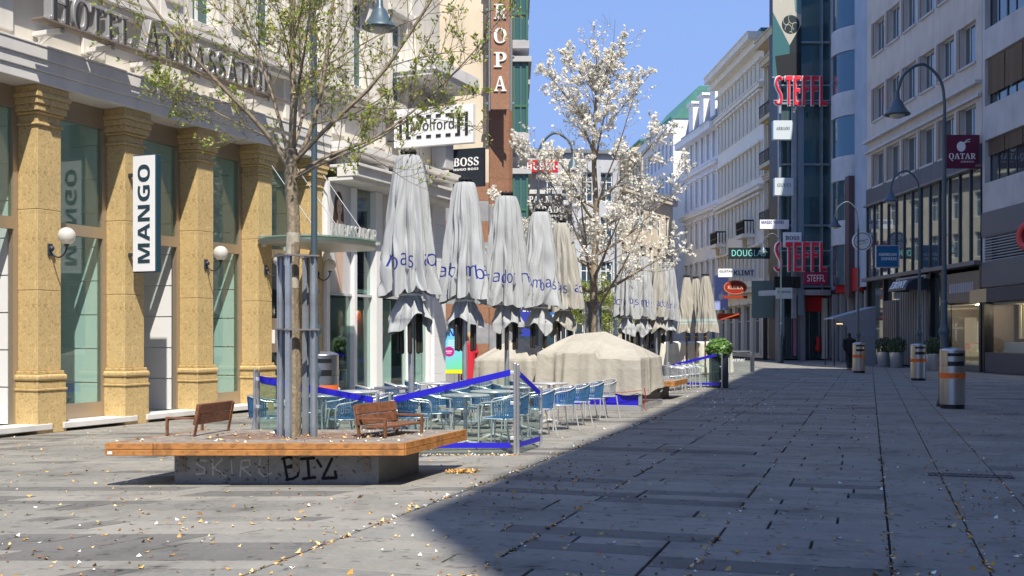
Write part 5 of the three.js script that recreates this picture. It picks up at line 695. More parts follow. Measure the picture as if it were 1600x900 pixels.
// ---------------------------------------------------------------- cafe terrace
const cf = (w, s, o = [0.06, 15.2]) => [o[0] + w * SC + s * SS, 0, -(o[1] - w * SS + s * SC)];
{ // chairs
  const make = (name, label, weave, group) => {
    const s = thing(name, label, 'chair', [0, 0, 0], 0, group); const r = 0.0125;
    const arc = (k, y, rr = 0.265) => { const a = PI * (0.0 + k); return [Math.cos(a) * rr, y, -Math.sin(a) * rr * 0.95]; };
    const top = []; top.push([0.275, 0.655, 0.2]); top.push([0.28, 0.67, 0.1]); for (let k = 0; k <= 8; k++) { const p = arc(k / 8, 0.68 + 0.075 * Math.sin(PI * k / 8)); top.push([p[0] * 1.04, p[1], p[2]]); } top.push([-0.28, 0.67, 0.1]); top.push([-0.275, 0.655, 0.2]);
    obj('arm_rail', tube(top, r, 6, 44), M.alu, s); obj('seat_ring', [tube([[-0.23, 0.44, 0.2], [-0.25, 0.435, -0.05], [-0.15, 0.43, -0.22], [0.15, 0.43, -0.22], [0.25, 0.435, -0.05], [0.23, 0.44, 0.2]], r, 5, 26, true)], M.alu, s);
    for (const q of [-1, 1]) { obj('leg', tube([[q * 0.275, 0.655, 0.2], [q * 0.275, 0.62, 0.235], [q * 0.262, 0.3, 0.24], [q * 0.26, 0.005, 0.25]], r, 6, 14), M.alu, s); obj('leg', tube([[q * 0.21, 0.44, -0.17], [q * 0.22, 0.2, -0.21], [q * 0.23, 0.005, -0.25]], r, 6, 8), M.alu, s); }
    const sl = []; for (let k = 0; k <= 24; k++) { const f = k / 24, a = arc(f, 0.44, 0.235), b = arc(f, 0.665 + 0.07 * Math.sin(PI * f), 0.265); sl.push(bar(a, b, 0.011, 4)); } for (const y of [0.52, 0.6]) { const p = []; for (let k = 0; k <= 8; k++) p.push(arc(k / 8, y + 0.02 * Math.sin(PI * k / 8), 0.25)); sl.push(tube(p, 0.006, 4, 18)); }
    obj('backrest', sl, weave, s);
    const se = []; for (let k = 0; k < 15; k++) { const x = -0.225 + k * 0.032, zb = -0.21 + Math.abs(x) * 0.25; se.push(bx(x - 0.011, x + 0.011, 0.437, 0.45, zb, 0.21)); } se.push(bx(-0.235, 0.235, 0.43, 0.437, -0.02, 0.02));
    obj('seat', se, weave, s); return s; };
  const c0 = make('cafe_chair', '', M.blueweave, 'blue woven cafe chairs behind the glass'); let first = true; const R = rng(4);
  const rowsC = [[-0.5, [0.75, 1.55, 2.9, 4.0, 5.0, 6.15], 1], [-1.75, [0.5, 1.5, 2.6, 3.8, 4.9, 6.1], -1], [-2.5, [-0.1, 0.9, 2.0, 3.2, 4.4, 5.5], 1], [-3.75, [-0.2, 1.0, 2.1, 3.4, 4.6, 5.7], -1]];
  const rowName = ['open street side row', 'second row from the street side', 'third row from the street side', 'innermost row'], pos = ['nearest', 'second', 'third', 'fourth', 'fifth', 'farthest'];
  rowsC.forEach(([w, ss, q], i) => ss.forEach((s, j) => { const p = cf(w + (R() - 0.5) * 0.12, s + (R() - 0.5) * 0.1), t = TURN + (q > 0 ? -PI / 2 : PI / 2) + (R() - 0.5) * 0.5, lab = `blue woven aluminium chair, ${pos[j]} in the ${rowName[i]}`;
    if (first) { first = false; c0.position.set(...p); c0.rotation.y = t; c0.userData.label = lab; } else dup(c0, lab, p, t); }));
  { const g = dup(c0, 'last chair before the tarpaulin, with a bare grey woven back', cf(-0.42, 7.0), TURN - PI / 2 - 0.2); g.traverse(o => { if (o.isMesh && o.material === M.blueweave) o.material = M.greyweave; }); }
  const g0 = make('terrace_chair', 'grey woven chair nearest the second tree seat', M.greyweave, 'grey woven chairs of the far terrace'); g0.position.set(X(1048, 33), 0, -33); g0.rotation.y = PI / 2 + 0.3;
  ['second grey woven chair of the far terrace', 'third grey woven chair of the far terrace', 'fourth grey woven chair of the far terrace', 'grey woven chair nearest the leafy planter'].forEach((l, k) => dup(g0, l, [X(1058 + k * 10, 33.5 + k * 0.6), 0, -33.5 - k * 0.6], PI / 2 + 0.2 + 0.1 * k));
  const tb = thing('cafe_table', '', 'table', [0, 0, 0], 0, 'round cafe tables');
  obj('table_top', lathe([[0, 0.715], [0.35, 0.715], [0.36, 0.725], [0.36, 0.74], [0.35, 0.745], [0, 0.742]], 32), M.alu, tb); obj('stem', cyl(0.03, 0.03, 0.05, 0.716, 0, 0, 12), M.alu, tb); for (let k = 0; k < 4; k++) { const a = k * PI / 2 + 0.6; obj('foot', bar([0, 0.06, 0], [Math.cos(a) * 0.27, 0.02, Math.sin(a) * 0.27], 0.018, 6), M.alu, tb); }
  [[-1.12, 1.05], [-1.12, 2.3], [-1.14, 3.9], [-1.1, 5.5], [-3.12, 0.4], [-3.14, 1.6], [-3.1, 3.0], [-3.1, 5.0]].forEach(([w, s], k) => { const l = `round aluminium table, ${pos[k % 4]} between the ${k < 4 ? 'two street side' : 'two inner'} chair rows`; if (!k) { tb.position.set(...cf(w, s)); tb.userData.label = l; } else dup(tb, l, cf(w, s)); });
}
{ // glass wind screens with blue bands
  const screen = (label, A, B, hA, hB, postB = true, group = 'low glass wind screens') => { // A, B: [X, D]
    const L = Math.hypot(B[0] - A[0], B[1] - A[1]), turn = Math.atan2(B[1] - A[1], B[0] - A[0]); const s = thing('wind_screen', label, 'glass screen', [A[0], 0, -A[1]], turn, group);
    const P = (x, y) => [x, y], hy = x => hA + (hB - hA) * x / L, a = 0.06, b = L - 0.06;
    obj('glass_sheet', ext([[a, 0.08], [b, 0.08], [b, hy(b)], [a, hy(a)]], 0.01).translate(0, 0, -0.005), mat(0.86, 0.94, 0.92, { physical: true, roughness: 0, transmission: 1, thickness: 0, ior: 1.5 }), s);
    obj('blue_band', ext([[a, hy(a) - 0.085], [b, hy(b) - 0.085], [b, hy(b)], [a, hy(a)]], 0.002).translate(0, 0, 0.006), M.blueband, s); obj('blue_band', ext([[a, 0.09], [b, 0.09], [b, 0.16], [a, 0.16]], 0.002).translate(0, 0, 0.006), M.blueband, s);
    const post = (x, h) => { const o = obj('post', [cyl(0.022, 0.022, 0.002, h, x, 0, 14), cyl(0.05, 0.05, 0, 0.012, x, 0, 14), new THREE.SphereGeometry(0.022, 12, 6).translate(x, h, 0)], M.steel, s); obj('clamp', [0.2, h * 0.55, h - 0.14].map(y => rb(x + (x < L / 2 ? 0.015 : -0.065), x + (x < L / 2 ? 0.065 : -0.015), y, y + 0.045, -0.018, 0.018, 0.005)), M.alu, o); };
    post(0, hA + 0.06); if (postB) post(L, hB + 0.06); return s; };
  screen('glass screen with slanting blue band between tree seat and tall post', [-1.66, 15.2], [0.04, 15.2], 0.77, 1.17);
  screen('glass screen with slanting blue band behind the tree guard', [-3.5, 15.25], [-1.82, 15.2], 1.08, 0.77);
  screen('short glass side screen with slanting blue band on the street side', [0.08, 15.25], [0.42, 16.25], 1.15, 0.80);
  screen('glass side screen with slanting blue band towards the hotel', [-3.47, 15.33], [-2.72, 17.6], 1.05, 0.72);
  screen('far glass screen with slanting blue band beside the leafy planter', [X(1045, 35.5), 35.5], [X(1128, 34.8), 34.8], 0.70, 1.12);
  // drinks brand panel with steel frame
  const f = thing('framed_glass_panel', 'low steel framed glass panel with white script beyond the planter', 'glass screen', [X(1140, 44.5), 0, -44.5]);
  obj('frame', [bx(-0.02, 0.03, 0, 1.03, -0.02, 0.02), bx(0.93, 0.98, 0, 1.03, -0.02, 0.02), bx(0.03, 0.93, 1.0, 1.04, -0.018, 0.018), bx(0.03, 0.93, 0.05, 0.09, -0.018, 0.018)], M.steel, f); obj('glass_sheet', bx(0.03, 0.93, 0.09, 1.0, -0.004, 0.004), M.glass, f); obj('lettering', text('armer', 0.13, 0.004, 'sans_bold', 0.5).translate(0.36, 0.62, 0.005), snow, f); obj('end_panel', bx(0.82, 0.925, 0.2, 0.99, 0.006, 0.012), M.tarp, f);
}
// ---------------------------------------------------------------- closed parasols
function fabricGeo(seed, { top = 4.42, hem = 2.32, r0 = 0.17, r1 = 0.40, tie = 2.26, low = 1.75, lobes = 8, skirt = true }) {
  const R = rng(seed), ph = R() * 6, ph2 = R() * 6, lob = Array.from({ length: lobes }, () => [0.6 + 0.85 * R(), (R() - 0.3) * 0.4, R()]), warp = a => a + 0.3 * Math.sin(a + ph) + 0.16 * Math.sin(2 * a + ph2); const nu = 144, nv = 46, pos = [], uv = [], idx = [];
  const surf = (h, a, f) => { const q = ((warp(a) / (2 * PI) * lobes) % lobes + lobes) % lobes, i = Math.floor(q), t = q - i, l = lob[i]; const pl = Math.pow(Math.sin(PI * t), 0.6), nz = fbm(a / (2 * PI), 0.5, 24, 3, seed), n2 = tn(a * 6 / (2 * PI) * 3, h * 3.1, 18, seed + 3); const cw = ((warp(a + 0.4) / (2 * PI) * 19 + 0.5 * Math.sin(h * 1.9 + ph) + 0.25 * Math.sin(h * 5 + a * 3)) % 1 + 1) % 1, cr = cw < 0.22 ? cw / 0.44 : (1 - cw) / 1.56; return 1 + (0.1 + 0.45 * f) * (pl * l[0] - 0.62) + 0.2 * f * (nz - 0.5) + 0.2 * Math.sqrt(f) * (n2 - 0.5) + 0.34 * Math.sqrt(f) * (cr - 0.25); };
  const sheet = (rad, hs, flag) => { const base = pos.length / 3; for (let j = 0; j <= nv; j++) for (let i = 0; i <= nu; i++) { const a = i / nu * 2 * PI, [h, r] = rad(j / nv, a); const x = Math.cos(a) * r, z = Math.sin(a) * r; pos.push(x, h, z); uv.push(1 - i / nu, (h - 1.5) / 3); } for (let j = 0; j < nv; j++) for (let i = 0; i < nu; i++) { const a = base + j * (nu + 1) + i, b = a + nu + 1; idx.push(a, a + 1, b, a + 1, b + 1, b); } };
  sheet((f, a) => { const q = ((warp(a) / (2 * PI) * lobes) % lobes + lobes) % lobes, i = Math.floor(q), t = q - i, l = lob[i]; const hm = hem + l[1] * 0.35 - 0.06 + 0.1 * Math.pow(Math.abs(t - 0.5) * 2, 3) - 0.08 * t; const h = top + (hm - top) * f; const g = Math.pow(f, 0.6); return [h, (r0 + (r1 - r0) * g) * surf(h, a, g)]; });
  if (skirt) sheet((f, a) => { const jag = low + 0.3 * tn(a / (2 * PI) * 9, seed * 0.37, 9, seed) + 0.14 * Math.sin(a * 2 + ph) - 0.1; const h = (hem + 0.35) + (jag - hem - 0.35) * f; const k = Math.abs(h - tie); const r = 0.14 + (h > tie ? Math.min(0.16, k * 0.42) : Math.min(0.15, k * 0.4)); return [h, r * (1 + 0.35 * (Math.pow(Math.abs(Math.sin(a * 4 + ph + h * 2)), 0.7) - 0.5) + 0.3 * (tn(a * 20 / (2 * PI), h * 6, 20, seed) - 0.5))]; });
  const g = new THREE.BufferGeometry(); g.setAttribute('position', new THREE.Float32BufferAttribute(pos, 3)); g.setAttribute('uv', new THREE.Float32BufferAttribute(uv, 2)); g.setIndex(idx); g.computeVertexNormals(); g.isShared = true; return g;
}
{
  const print = col => canvasTex(2048, 1024, (g, W, H) => { g.fillStyle = col; g.fillRect(0, 0, W, H); const R = rng(9); for (let k = 0; k < 2600; k++) { g.fillStyle = R() < 0.5 ? 'rgba(255,255,255,0.035)' : 'rgba(60,60,60,0.035)'; g.fillRect(R() * W, R() * H, 2 + R() * 5, 20 + R() * 160); } g.fillStyle = '#1c2f86'; g.font = '118px sans-serif'; g.textAlign = 'center'; const y = H * (1 - (2.66 - 1.5) / 3); for (let k = 0; k < 2; k++) { const s = 'ambassador'; for (let j = 0; j < 10; j++) { g.save(); g.translate(k * 1024 + 50 + j * 102, y); g.scale(1.6, 1); if (hash(j, k, 7) < 0.68) g.fillText(s[j], 0, (hash(j, k, 9) - 0.5) * 26); g.restore(); } } });
  const fm = mat(0.88, 0.885, 0.89, { map: print('#b6b8b9'), roughness: 0.9, side: THREE.DoubleSide }), fm2 = mat(1, 1, 1, { map: print('#aba89f'), roughness: 0.9, side: THREE.DoubleSide });
  const par = (label, x, D, seed, m, turn) => {
    const s = thing('parasol', label, 'parasol', [x, 0, -D], turn, 'tall closed grey parasols'); s.rotation.z = (hash(seed, 1) - 0.5) * 0.03; s.rotation.x = (hash(seed, 2) - 0.5) * 0.03;
    obj('base_plate', [rb(-0.4, 0.4, 0.003, 0.09, -0.4, 0.4, 0.02), cyl(0.07, 0.06, 0.09, 0.4)], M.galv, s); obj('pole', cyl(0.048, 0.048, 0.3, 4.4, 0, 0, 16), M.galv, s);
    obj('fabric', fabricGeo(seed, {}), m, s);
    obj('top_fitting', [cyl(0.13, 0.13, 4.47, 4.49, 0, 0, 20), ...Array.from({ length: 8 }, (_, k) => cyl(0.012, 0.012, 4.4, 4.52, Math.cos(k * PI / 4) * 0.11, Math.sin(k * PI / 4) * 0.11, 6)), cyl(0.05, 0.05, 4.38, 4.5)], M.dark, s);
    obj('strap', new THREE.TorusGeometry(0.165, 0.018, 6, 26).rotateX(PI / 2).scale(1, 1.4, 1).translate(0, 2.26, 0), M.white, s);
    for (const a of [0.5, 2.5, 4.4]) obj('rib_end', [new THREE.CapsuleGeometry(0.034, 0.44, 3, 8).translate(0, 1.58, 0), new THREE.CapsuleGeometry(0.03, 0.42, 3, 8).translate(0.06, 1.58, 0), bx(-0.02, 0.08, 1.82, 1.95, -0.015, 0.015)].map(g => g.rotateY(a).translate(Math.cos(a) * 0.15, 0, -Math.sin(a) * 0.15)), K(0.03, 0.025, 0.022), s);
    return s; };
  par('tallest looking closed grey parasol, first of the row behind the glass screen', -1.56, 17.5, 41, fm, 0.3);
  par('closed grey parasol, second of the row, before the dark square sign', -0.867, 20.5, 52, fm, 1.4);
  par('closed grey parasol, third of the row, before the brown stone pier', -0.104, 22.6, 63, fm, 2.2);
  par('closed grey parasol, fourth of the row, before the watch sign', 0.64, 25.4, 74, fm, 0.9);
  par('closed greyer parasol, last of the near row beside the tree guard', 1.30, 27.9, 85, fm2, 3.4);
  par('closed parasol beyond the blossoming tree, first of the far cluster', X(980, 38), 38, 96, fm, 4.2);
  par('closed parasol beyond the blossoming tree, second of the far cluster', X(1003, 39.5), 39.5, 107, fm, 1.1);
  par('closed parasol beyond the blossoming tree, third of the far cluster', X(1026, 40.5), 40.5, 118, fm2, 2.7);
  par('closed parasol beyond the blossoming tree, last of the far cluster', X(1042, 42.5), 42.5, 129, fm, 5.1);
  const small = mat(1, 1, 1, { roughness: 0.9, side: THREE.DoubleSide, map: canvasTex(64, 512, (g, W, H) => { g.fillStyle = '#aaa599'; g.fillRect(0, 0, W, H); g.fillStyle = '#a9c4c4'; const y = v => H * (1 - (v - 1.5) / 3); g.fillRect(0, y(2.3), W, 14); g.fillRect(0, y(2.14), W, 5); }) });
  [[1073, 45.5, 'first slim closed parasol with pale stripe and brown pole', 141], [1087, 46.5, 'middle slim closed parasol with pale stripe and brown pole', 152], [1102, 44.5, 'largest slim closed parasol with pale stripe, nearest the planter', 163]].forEach(([px, D, l, seed]) => { const s = thing('slim_parasol', l, 'parasol', [X(px, D), 0, -D], seed, 'slim closed parasols of the far terrace'); obj('pole', cyl(0.035, 0.035, 0, 4.0), K(0.13, 0.06, 0.04), s); obj('fabric', fabricGeo(seed, { top: 4.05, hem: 1.85, r0: 0.1, r1: 0.36, skirt: false, lobes: 7 }), small, s); obj('cap', cyl(0.16, 0.16, 4.05, 4.09), M.dark, s); obj('strap', new THREE.TorusGeometry(0.1, 0.02, 6, 16).rotateX(PI / 2).translate(0, 1.6, 0), K(0.75, 0.5, 0.05), s); });
}
// ---------------------------------------------------------------- tarpaulins
function tarpGeo(w, d, ridge, hs, seed, { round = 0.25, puff = 0.06, drop = 0.1 } = {}) { // footprint w x d (x -w..0, z -d..0); ridge [[x, z, h], ...] polyline
  const nu = 180, nv = 40, pos = [], idx = []; const per = t => { const P = 2 * (w + d); let s = t * P; if (s < w) return [-s, 0]; s -= w; if (s < d) return [-w, -s]; s -= d; if (s < w) return [-w + s, -d]; s -= w; return [0, -d + s]; };
  const near = (x, z) => { let best = null; for (let k = 0; k + 1 < ridge.length; k++) { const a = ridge[k], b = ridge[k + 1], ux = b[0] - a[0], uz = b[1] - a[1], t = Math.max(0, Math.min(1, ((x - a[0]) * ux + (z - a[1]) * uz) / (ux * ux + uz * uz))); const p = [a[0] + ux * t, a[1] + uz * t, a[2] + (b[2] - a[2]) * t], q = Math.hypot(p[0] - x, p[1] - z); if (!best || q < best[3]) best = [...p, q]; } return best; };
  for (let j = 0; j <= nv; j++) for (let i = 0; i <= nu; i++) {
    const t = i / nu, v = j / nv, [x, z] = per(t % 1), c = near(x, z), h1 = typeof hs === 'function' ? hs(x, z) : hs; let X_, Y_, Z_; const vv = 0.25 * v, fold = 0.7 * (tn(t * 30, vv, 30, seed) - 0.5) + 0.55 * (Math.sqrt(Math.abs(tn(t * 24, vv + 0.3, 24, seed + 5) - 0.5) * 2) - 0.6), fold2 = tn(t * 80, v * 0.6, 80, seed + 1) - 0.5;
    if (v < 0.5) { const f = v / 0.5, out = (1 - f * 0.5) * (0.3 * fold + 0.12 * fold2) - 0.05 * f; const cx = x + w / 2, cz = z + d / 2, l = Math.hypot(cx, cz); X_ = x + cx / l * out; Z_ = z + cz / l * out; Y_ = drop * (1 + 0.6 * fold) + (h1 - drop) * f; }
    else { const f = (v - 0.5) / 0.5, e = Math.sin(f * PI / 2); const cx = x + w / 2, cz = z + d / 2, l = Math.hypot(cx, cz), o2 = -0.05 * (1 - f) + 0.5 * (0.3 * fold + 0.12 * fold2) * (1 - f); X_ = (x + cx / l * o2) * (1 - f) + c[0] * f; Z_ = (z + cz / l * o2) * (1 - f) + c[1] * f; Y_ = h1 + (c[2] - h1) * (0.8 * f + 0.2 * e) + (1 - f) * (0.02 + f) * puff * 3 * fold; }
    pos.push(X_, Y_, Z_);
  }
  for (let j = 0; j < nv; j++) for (let i = 0; i < nu; i++) { const a = j * (nu + 1) + i, b = a + nu + 1; idx.push(a, b, a + 1, a + 1, b, b + 1); }
  const g = new THREE.BufferGeometry(); g.setAttribute('position', new THREE.Float32BufferAttribute(pos, 3)); g.setIndex(idx); g.computeVertexNormals(); return g;
}
{
  const q = [2.78, 24.0];
  const t = thing('tarpaulin_cover', 'large beige tarpaulin draped over a bar with blue base', 'tarpaulin', [q[0], 0, -q[1]], TURN);
  obj('cover', tarpGeo(2.35, 2.8, [[-0.55, -1.3, 1.48], [-1.1, -1.3, 1.72], [-1.8, -1.3, 1.66]], (x, z) => 1.12 + 0.12 * (x < -1 ? 1 : 0), 3, { drop: 0.36 }), M.tarp, t);
  obj('base_frame', [rb(-2.3, -0.02, 0.0, 0.12, -2.7, -0.03), rb(-0.08, 0.0, 0.121, 0.42, -0.1, -0.02), rb(-1.2, -1.16, 0.121, 0.42, -0.06, -0.02)], M.steel, t); obj('blue_panel', bx(-2.25, -0.09, 0.122, 0.42, -0.2, -0.05), M.blueband, t);
  obj('tie_cord', [tube([[0.06, 0.5, 0.02], [0.1, 0.3, 0.05], [0.05, 0.12, 0.04], [0.12, 0.02, 0.06]], 0.012, 5, 14), tube([[0.02, 0.45, 0.05], [-0.5, 0.4, 0.09], [-1.2, 0.42, 0.09], [-2.0, 0.4, 0.08]], 0.006, 4, 24)], K(0.4, 0.03, 0.03), t);
  const p2 = cf(-2.45, 0.5, q); const t2 = thing('tarpaulin_cover', 'smaller peaked beige tarpaulin cover behind the parasol poles', 'tarpaulin', p2, TURN);
  obj('cover', tarpGeo(1.6, 2.2, [[-0.7, -0.9, 1.56], [-0.85, -1.0, 1.56]], 1.08, 7, { drop: 0.05 }), M.tarp, t2);
  const t3 = thing('tarpaulin_cover', 'long pale tarpaulin wall behind the slim parasols', 'tarpaulin', [X(1146, 47), 0, -47], 0);
  obj('cover', tarpGeo(3.0, 0.7, [[-0.4, -0.35, 1.4], [-2.6, -0.35, 1.4]], 1.32, 17, { drop: 0.1 }), mat(0.80, 0.76, 0.66, { map: T.cloth, side: THREE.DoubleSide, roughness: 0.8 }), t3);
}
{ // leafy planter and other far bits
  const p = thing('leafy_planter', 'tall dark planter with a bright green bushy plant', 'planter', [X(1123, 35.2), 0, -35.2]);
  obj('planter_box', [rb(-0.26, 0.26, 0.0, 1.05, -0.26, 0.26, 0.015)], mat(0.045, 0.055, 0.065, { roughness: 0.35 }), p); obj('foliage', leafBall(0.4, 1300, 5, 0.085).scale(1, 0.85, 1).translate(0, 1.2, 0), K(0.10, 0.21, 0.035, { side: THREE.DoubleSide }), p);
  const ad = thing('advert_panel', 'upright blue and green poster stand with yellow foot behind the corner pier', 'poster stand', [X(703, 34.5), 0, -34.5]);
  const t = canvasTex(192, 384, (g, W, H) => { const gr = g.createLinearGradient(0, 0, W, H); gr.addColorStop(0, '#6cc4f2'); gr.addColorStop(0.6, '#7fd8ee'); gr.addColorStop(1, '#6fe08e'); g.fillStyle = gr; g.fillRect(0, 0, W, H); g.fillStyle = '#f2ee1c'; g.fillRect(0, H - 30, W, 30); g.fillStyle = '#1b2f96'; g.font = 'bold 76px sans-serif'; g.fillText('NA', 78, 90); g.fillStyle = '#dff2fb'; for (let k = 0; k < 5; k++) g.fillRect(80, 120 + k * 14, 96 - (k % 2) * 14, 6); g.fillStyle = '#c02a8f'; g.beginPath(); g.arc(90, 212, 40, 0, 7); g.fill(); g.fillStyle = '#f4dbe9'; g.fillRect(66, 204, 46, 8); g.fillRect(72, 220, 34, 6); });
  obj('frame', [rb(-0.42, 0.42, 0.45, 1.98, -0.06, 0)], M.palegrey, ad); obj('print', new THREE.PlaneGeometry(0.8, 1.5).translate(0, 1.215, 0.003), mat(1, 1, 1, { map: t, roughness: 0.4 }), ad, true); obj('stand', [bx(-0.4, 0.4, 0.003, 0.1, -0.2, 0.14), bx(-0.3, -0.25, 0.1, 0.45, -0.05, -0.01), bx(0.25, 0.3, 0.1, 0.45, -0.05, -0.01)], M.dark, ad);
  board('station_sign', 'small blue square sign with white U on a post', [X(864, 56), Y(499, 56), -52.5], 0, 0.55, 0.55, K(0.02, 0.16, 0.5), [['U', 0.34, -0.17, snow, 'sans_bold', 0.3]], {}); board('stop_sign_plate', 'small red plate sign under the blue square sign', [X(864, 56), Y(511, 56), -52.4], 0, 0.75, 0.42, M.red, [], {});
  board('shop_sign', 'narrow blue vertical sign with white letters CH beside the parasol pole', [X(823, 52), Y(497, 52), -52.2], 0, 0.6, 1.7, K(0.03, 0.05, 0.4), [['CH', 0.34, 0.3, snow, 'sans_bold', 0.46]], {});
  // cafe tent
  const tn_ = thing('cafe_tent', 'small grey cafe tent with sloping roof beside the bar', 'tent', [X(1302, 61), 0, -61]); tn_.scale.set(0.72, 1, 0.4);
  obj('roof', [ext([[0, 2.62], [3.2, 3.25], [3.2, 3.19], [0, 2.56]], 4.5).translate(0, 0, -4.5)], mat(0.36, 0.38, 0.42, { side: THREE.DoubleSide }), tn_);
  const sh = new THREE.Shape([[1.25, 0.02], [1.35, 1.6], [0.95, 2.2], [0.05, 2.55], [3.2, 3.18], [3.2, 0.02]].map(p => new THREE.Vector2(...p))); obj('side_cloth', new THREE.ExtrudeGeometry(sh, { depth: 0.01, bevelEnabled: false }), mat(0.34, 0.36, 0.41, { map: T.cloth, side: THREE.DoubleSide }), tn_);
  obj('post', [cyl(0.04, 0.04, 0, 2.58, 0.08, -0.05), cyl(0.04, 0.04, 0, 2.58, 0.08, -4.4)], M.dark, tn_);
  const lt = obj('strip_lamp', bx(0.4, 1.6, 2.28, 2.33, -1.0, -0.95), mat(1, 0.7, 0.35, { emissive: new THREE.Color(1, 0.62, 0.25), emissiveIntensity: 1.2 }), tn_);
  const pl = new THREE.PointLight(new THREE.Color(1, 0.65, 0.3), 1.5, 12); pl.position.set(1, 2.2, -0.97); pl.castShadow = true; tn_.add(pl);
}
// ---------------------------------------------------------------- people and shop dummies
function sdfMesh(fn, lo, hi, n) {
  const mc = new MarchingCubes(n, new THREE.MeshBasicMaterial(), false, false, 60000), S = Math.max(hi[0] - lo[0], hi[1] - lo[1], hi[2] - lo[2]) / 2, C = [0, 1, 2].map(k => (lo[k] + hi[k]) / 2), h = n / 2; mc.isolation = 0;
  for (let k = 0; k < n; k++) for (let j = 0; j < n; j++) for (let i = 0; i < n; i++) mc.field[i + j * n + k * n * n] = -fn(C[0] + (i - h) / h * S, C[1] + (j - h) / h * S, C[2] + (k - h) / h * S);
  mc.update(); const c = mc.count, p = new Float32Array(mc.positionArray.slice(0, c * 3)), g = new THREE.BufferGeometry(); for (let i = 0; i < p.length; i++) p[i] = p[i] * S + C[i % 3]; const nn = new Float32Array(mc.normalArray.slice(0, c * 3));
  g.setAttribute('position', new THREE.BufferAttribute(p, 3)); g.setAttribute('normal', new THREE.BufferAttribute(nn, 3)); return g;
}
const cap = (a, b, ra, rb2) => { const A = V(...a), B = V(...b), d = B.clone().sub(A), L2 = d.lengthSq(); return (x, y, z) => { const px = x - A.x, py = y - A.y, pz = z - A.z, t = Math.max(0, Math.min(1, (px * d.x + py * d.y + pz * d.z) / L2)); return Math.hypot(px - d.x * t, py - d.y * t, pz - d.z * t) - (ra + (rb2 - ra) * t); }; };
const smin = (fs, k = 0.04) => (x, y, z) => { let s = 1e9; for (const f of fs) { const v = f(x, y, z), h = Math.max(0, k - Math.abs(s - v)) / k; s = Math.min(s, v) - h * h * k * 0.25; } return s; };
const ell = (c, r) => (x, y, z) => { const a = (x - c[0]) / r[0], b = (y - c[1]) / r[1], d = (z - c[2]) / r[2], q = Math.hypot(a, b, d); return (q - 1) * Math.min(...r); };
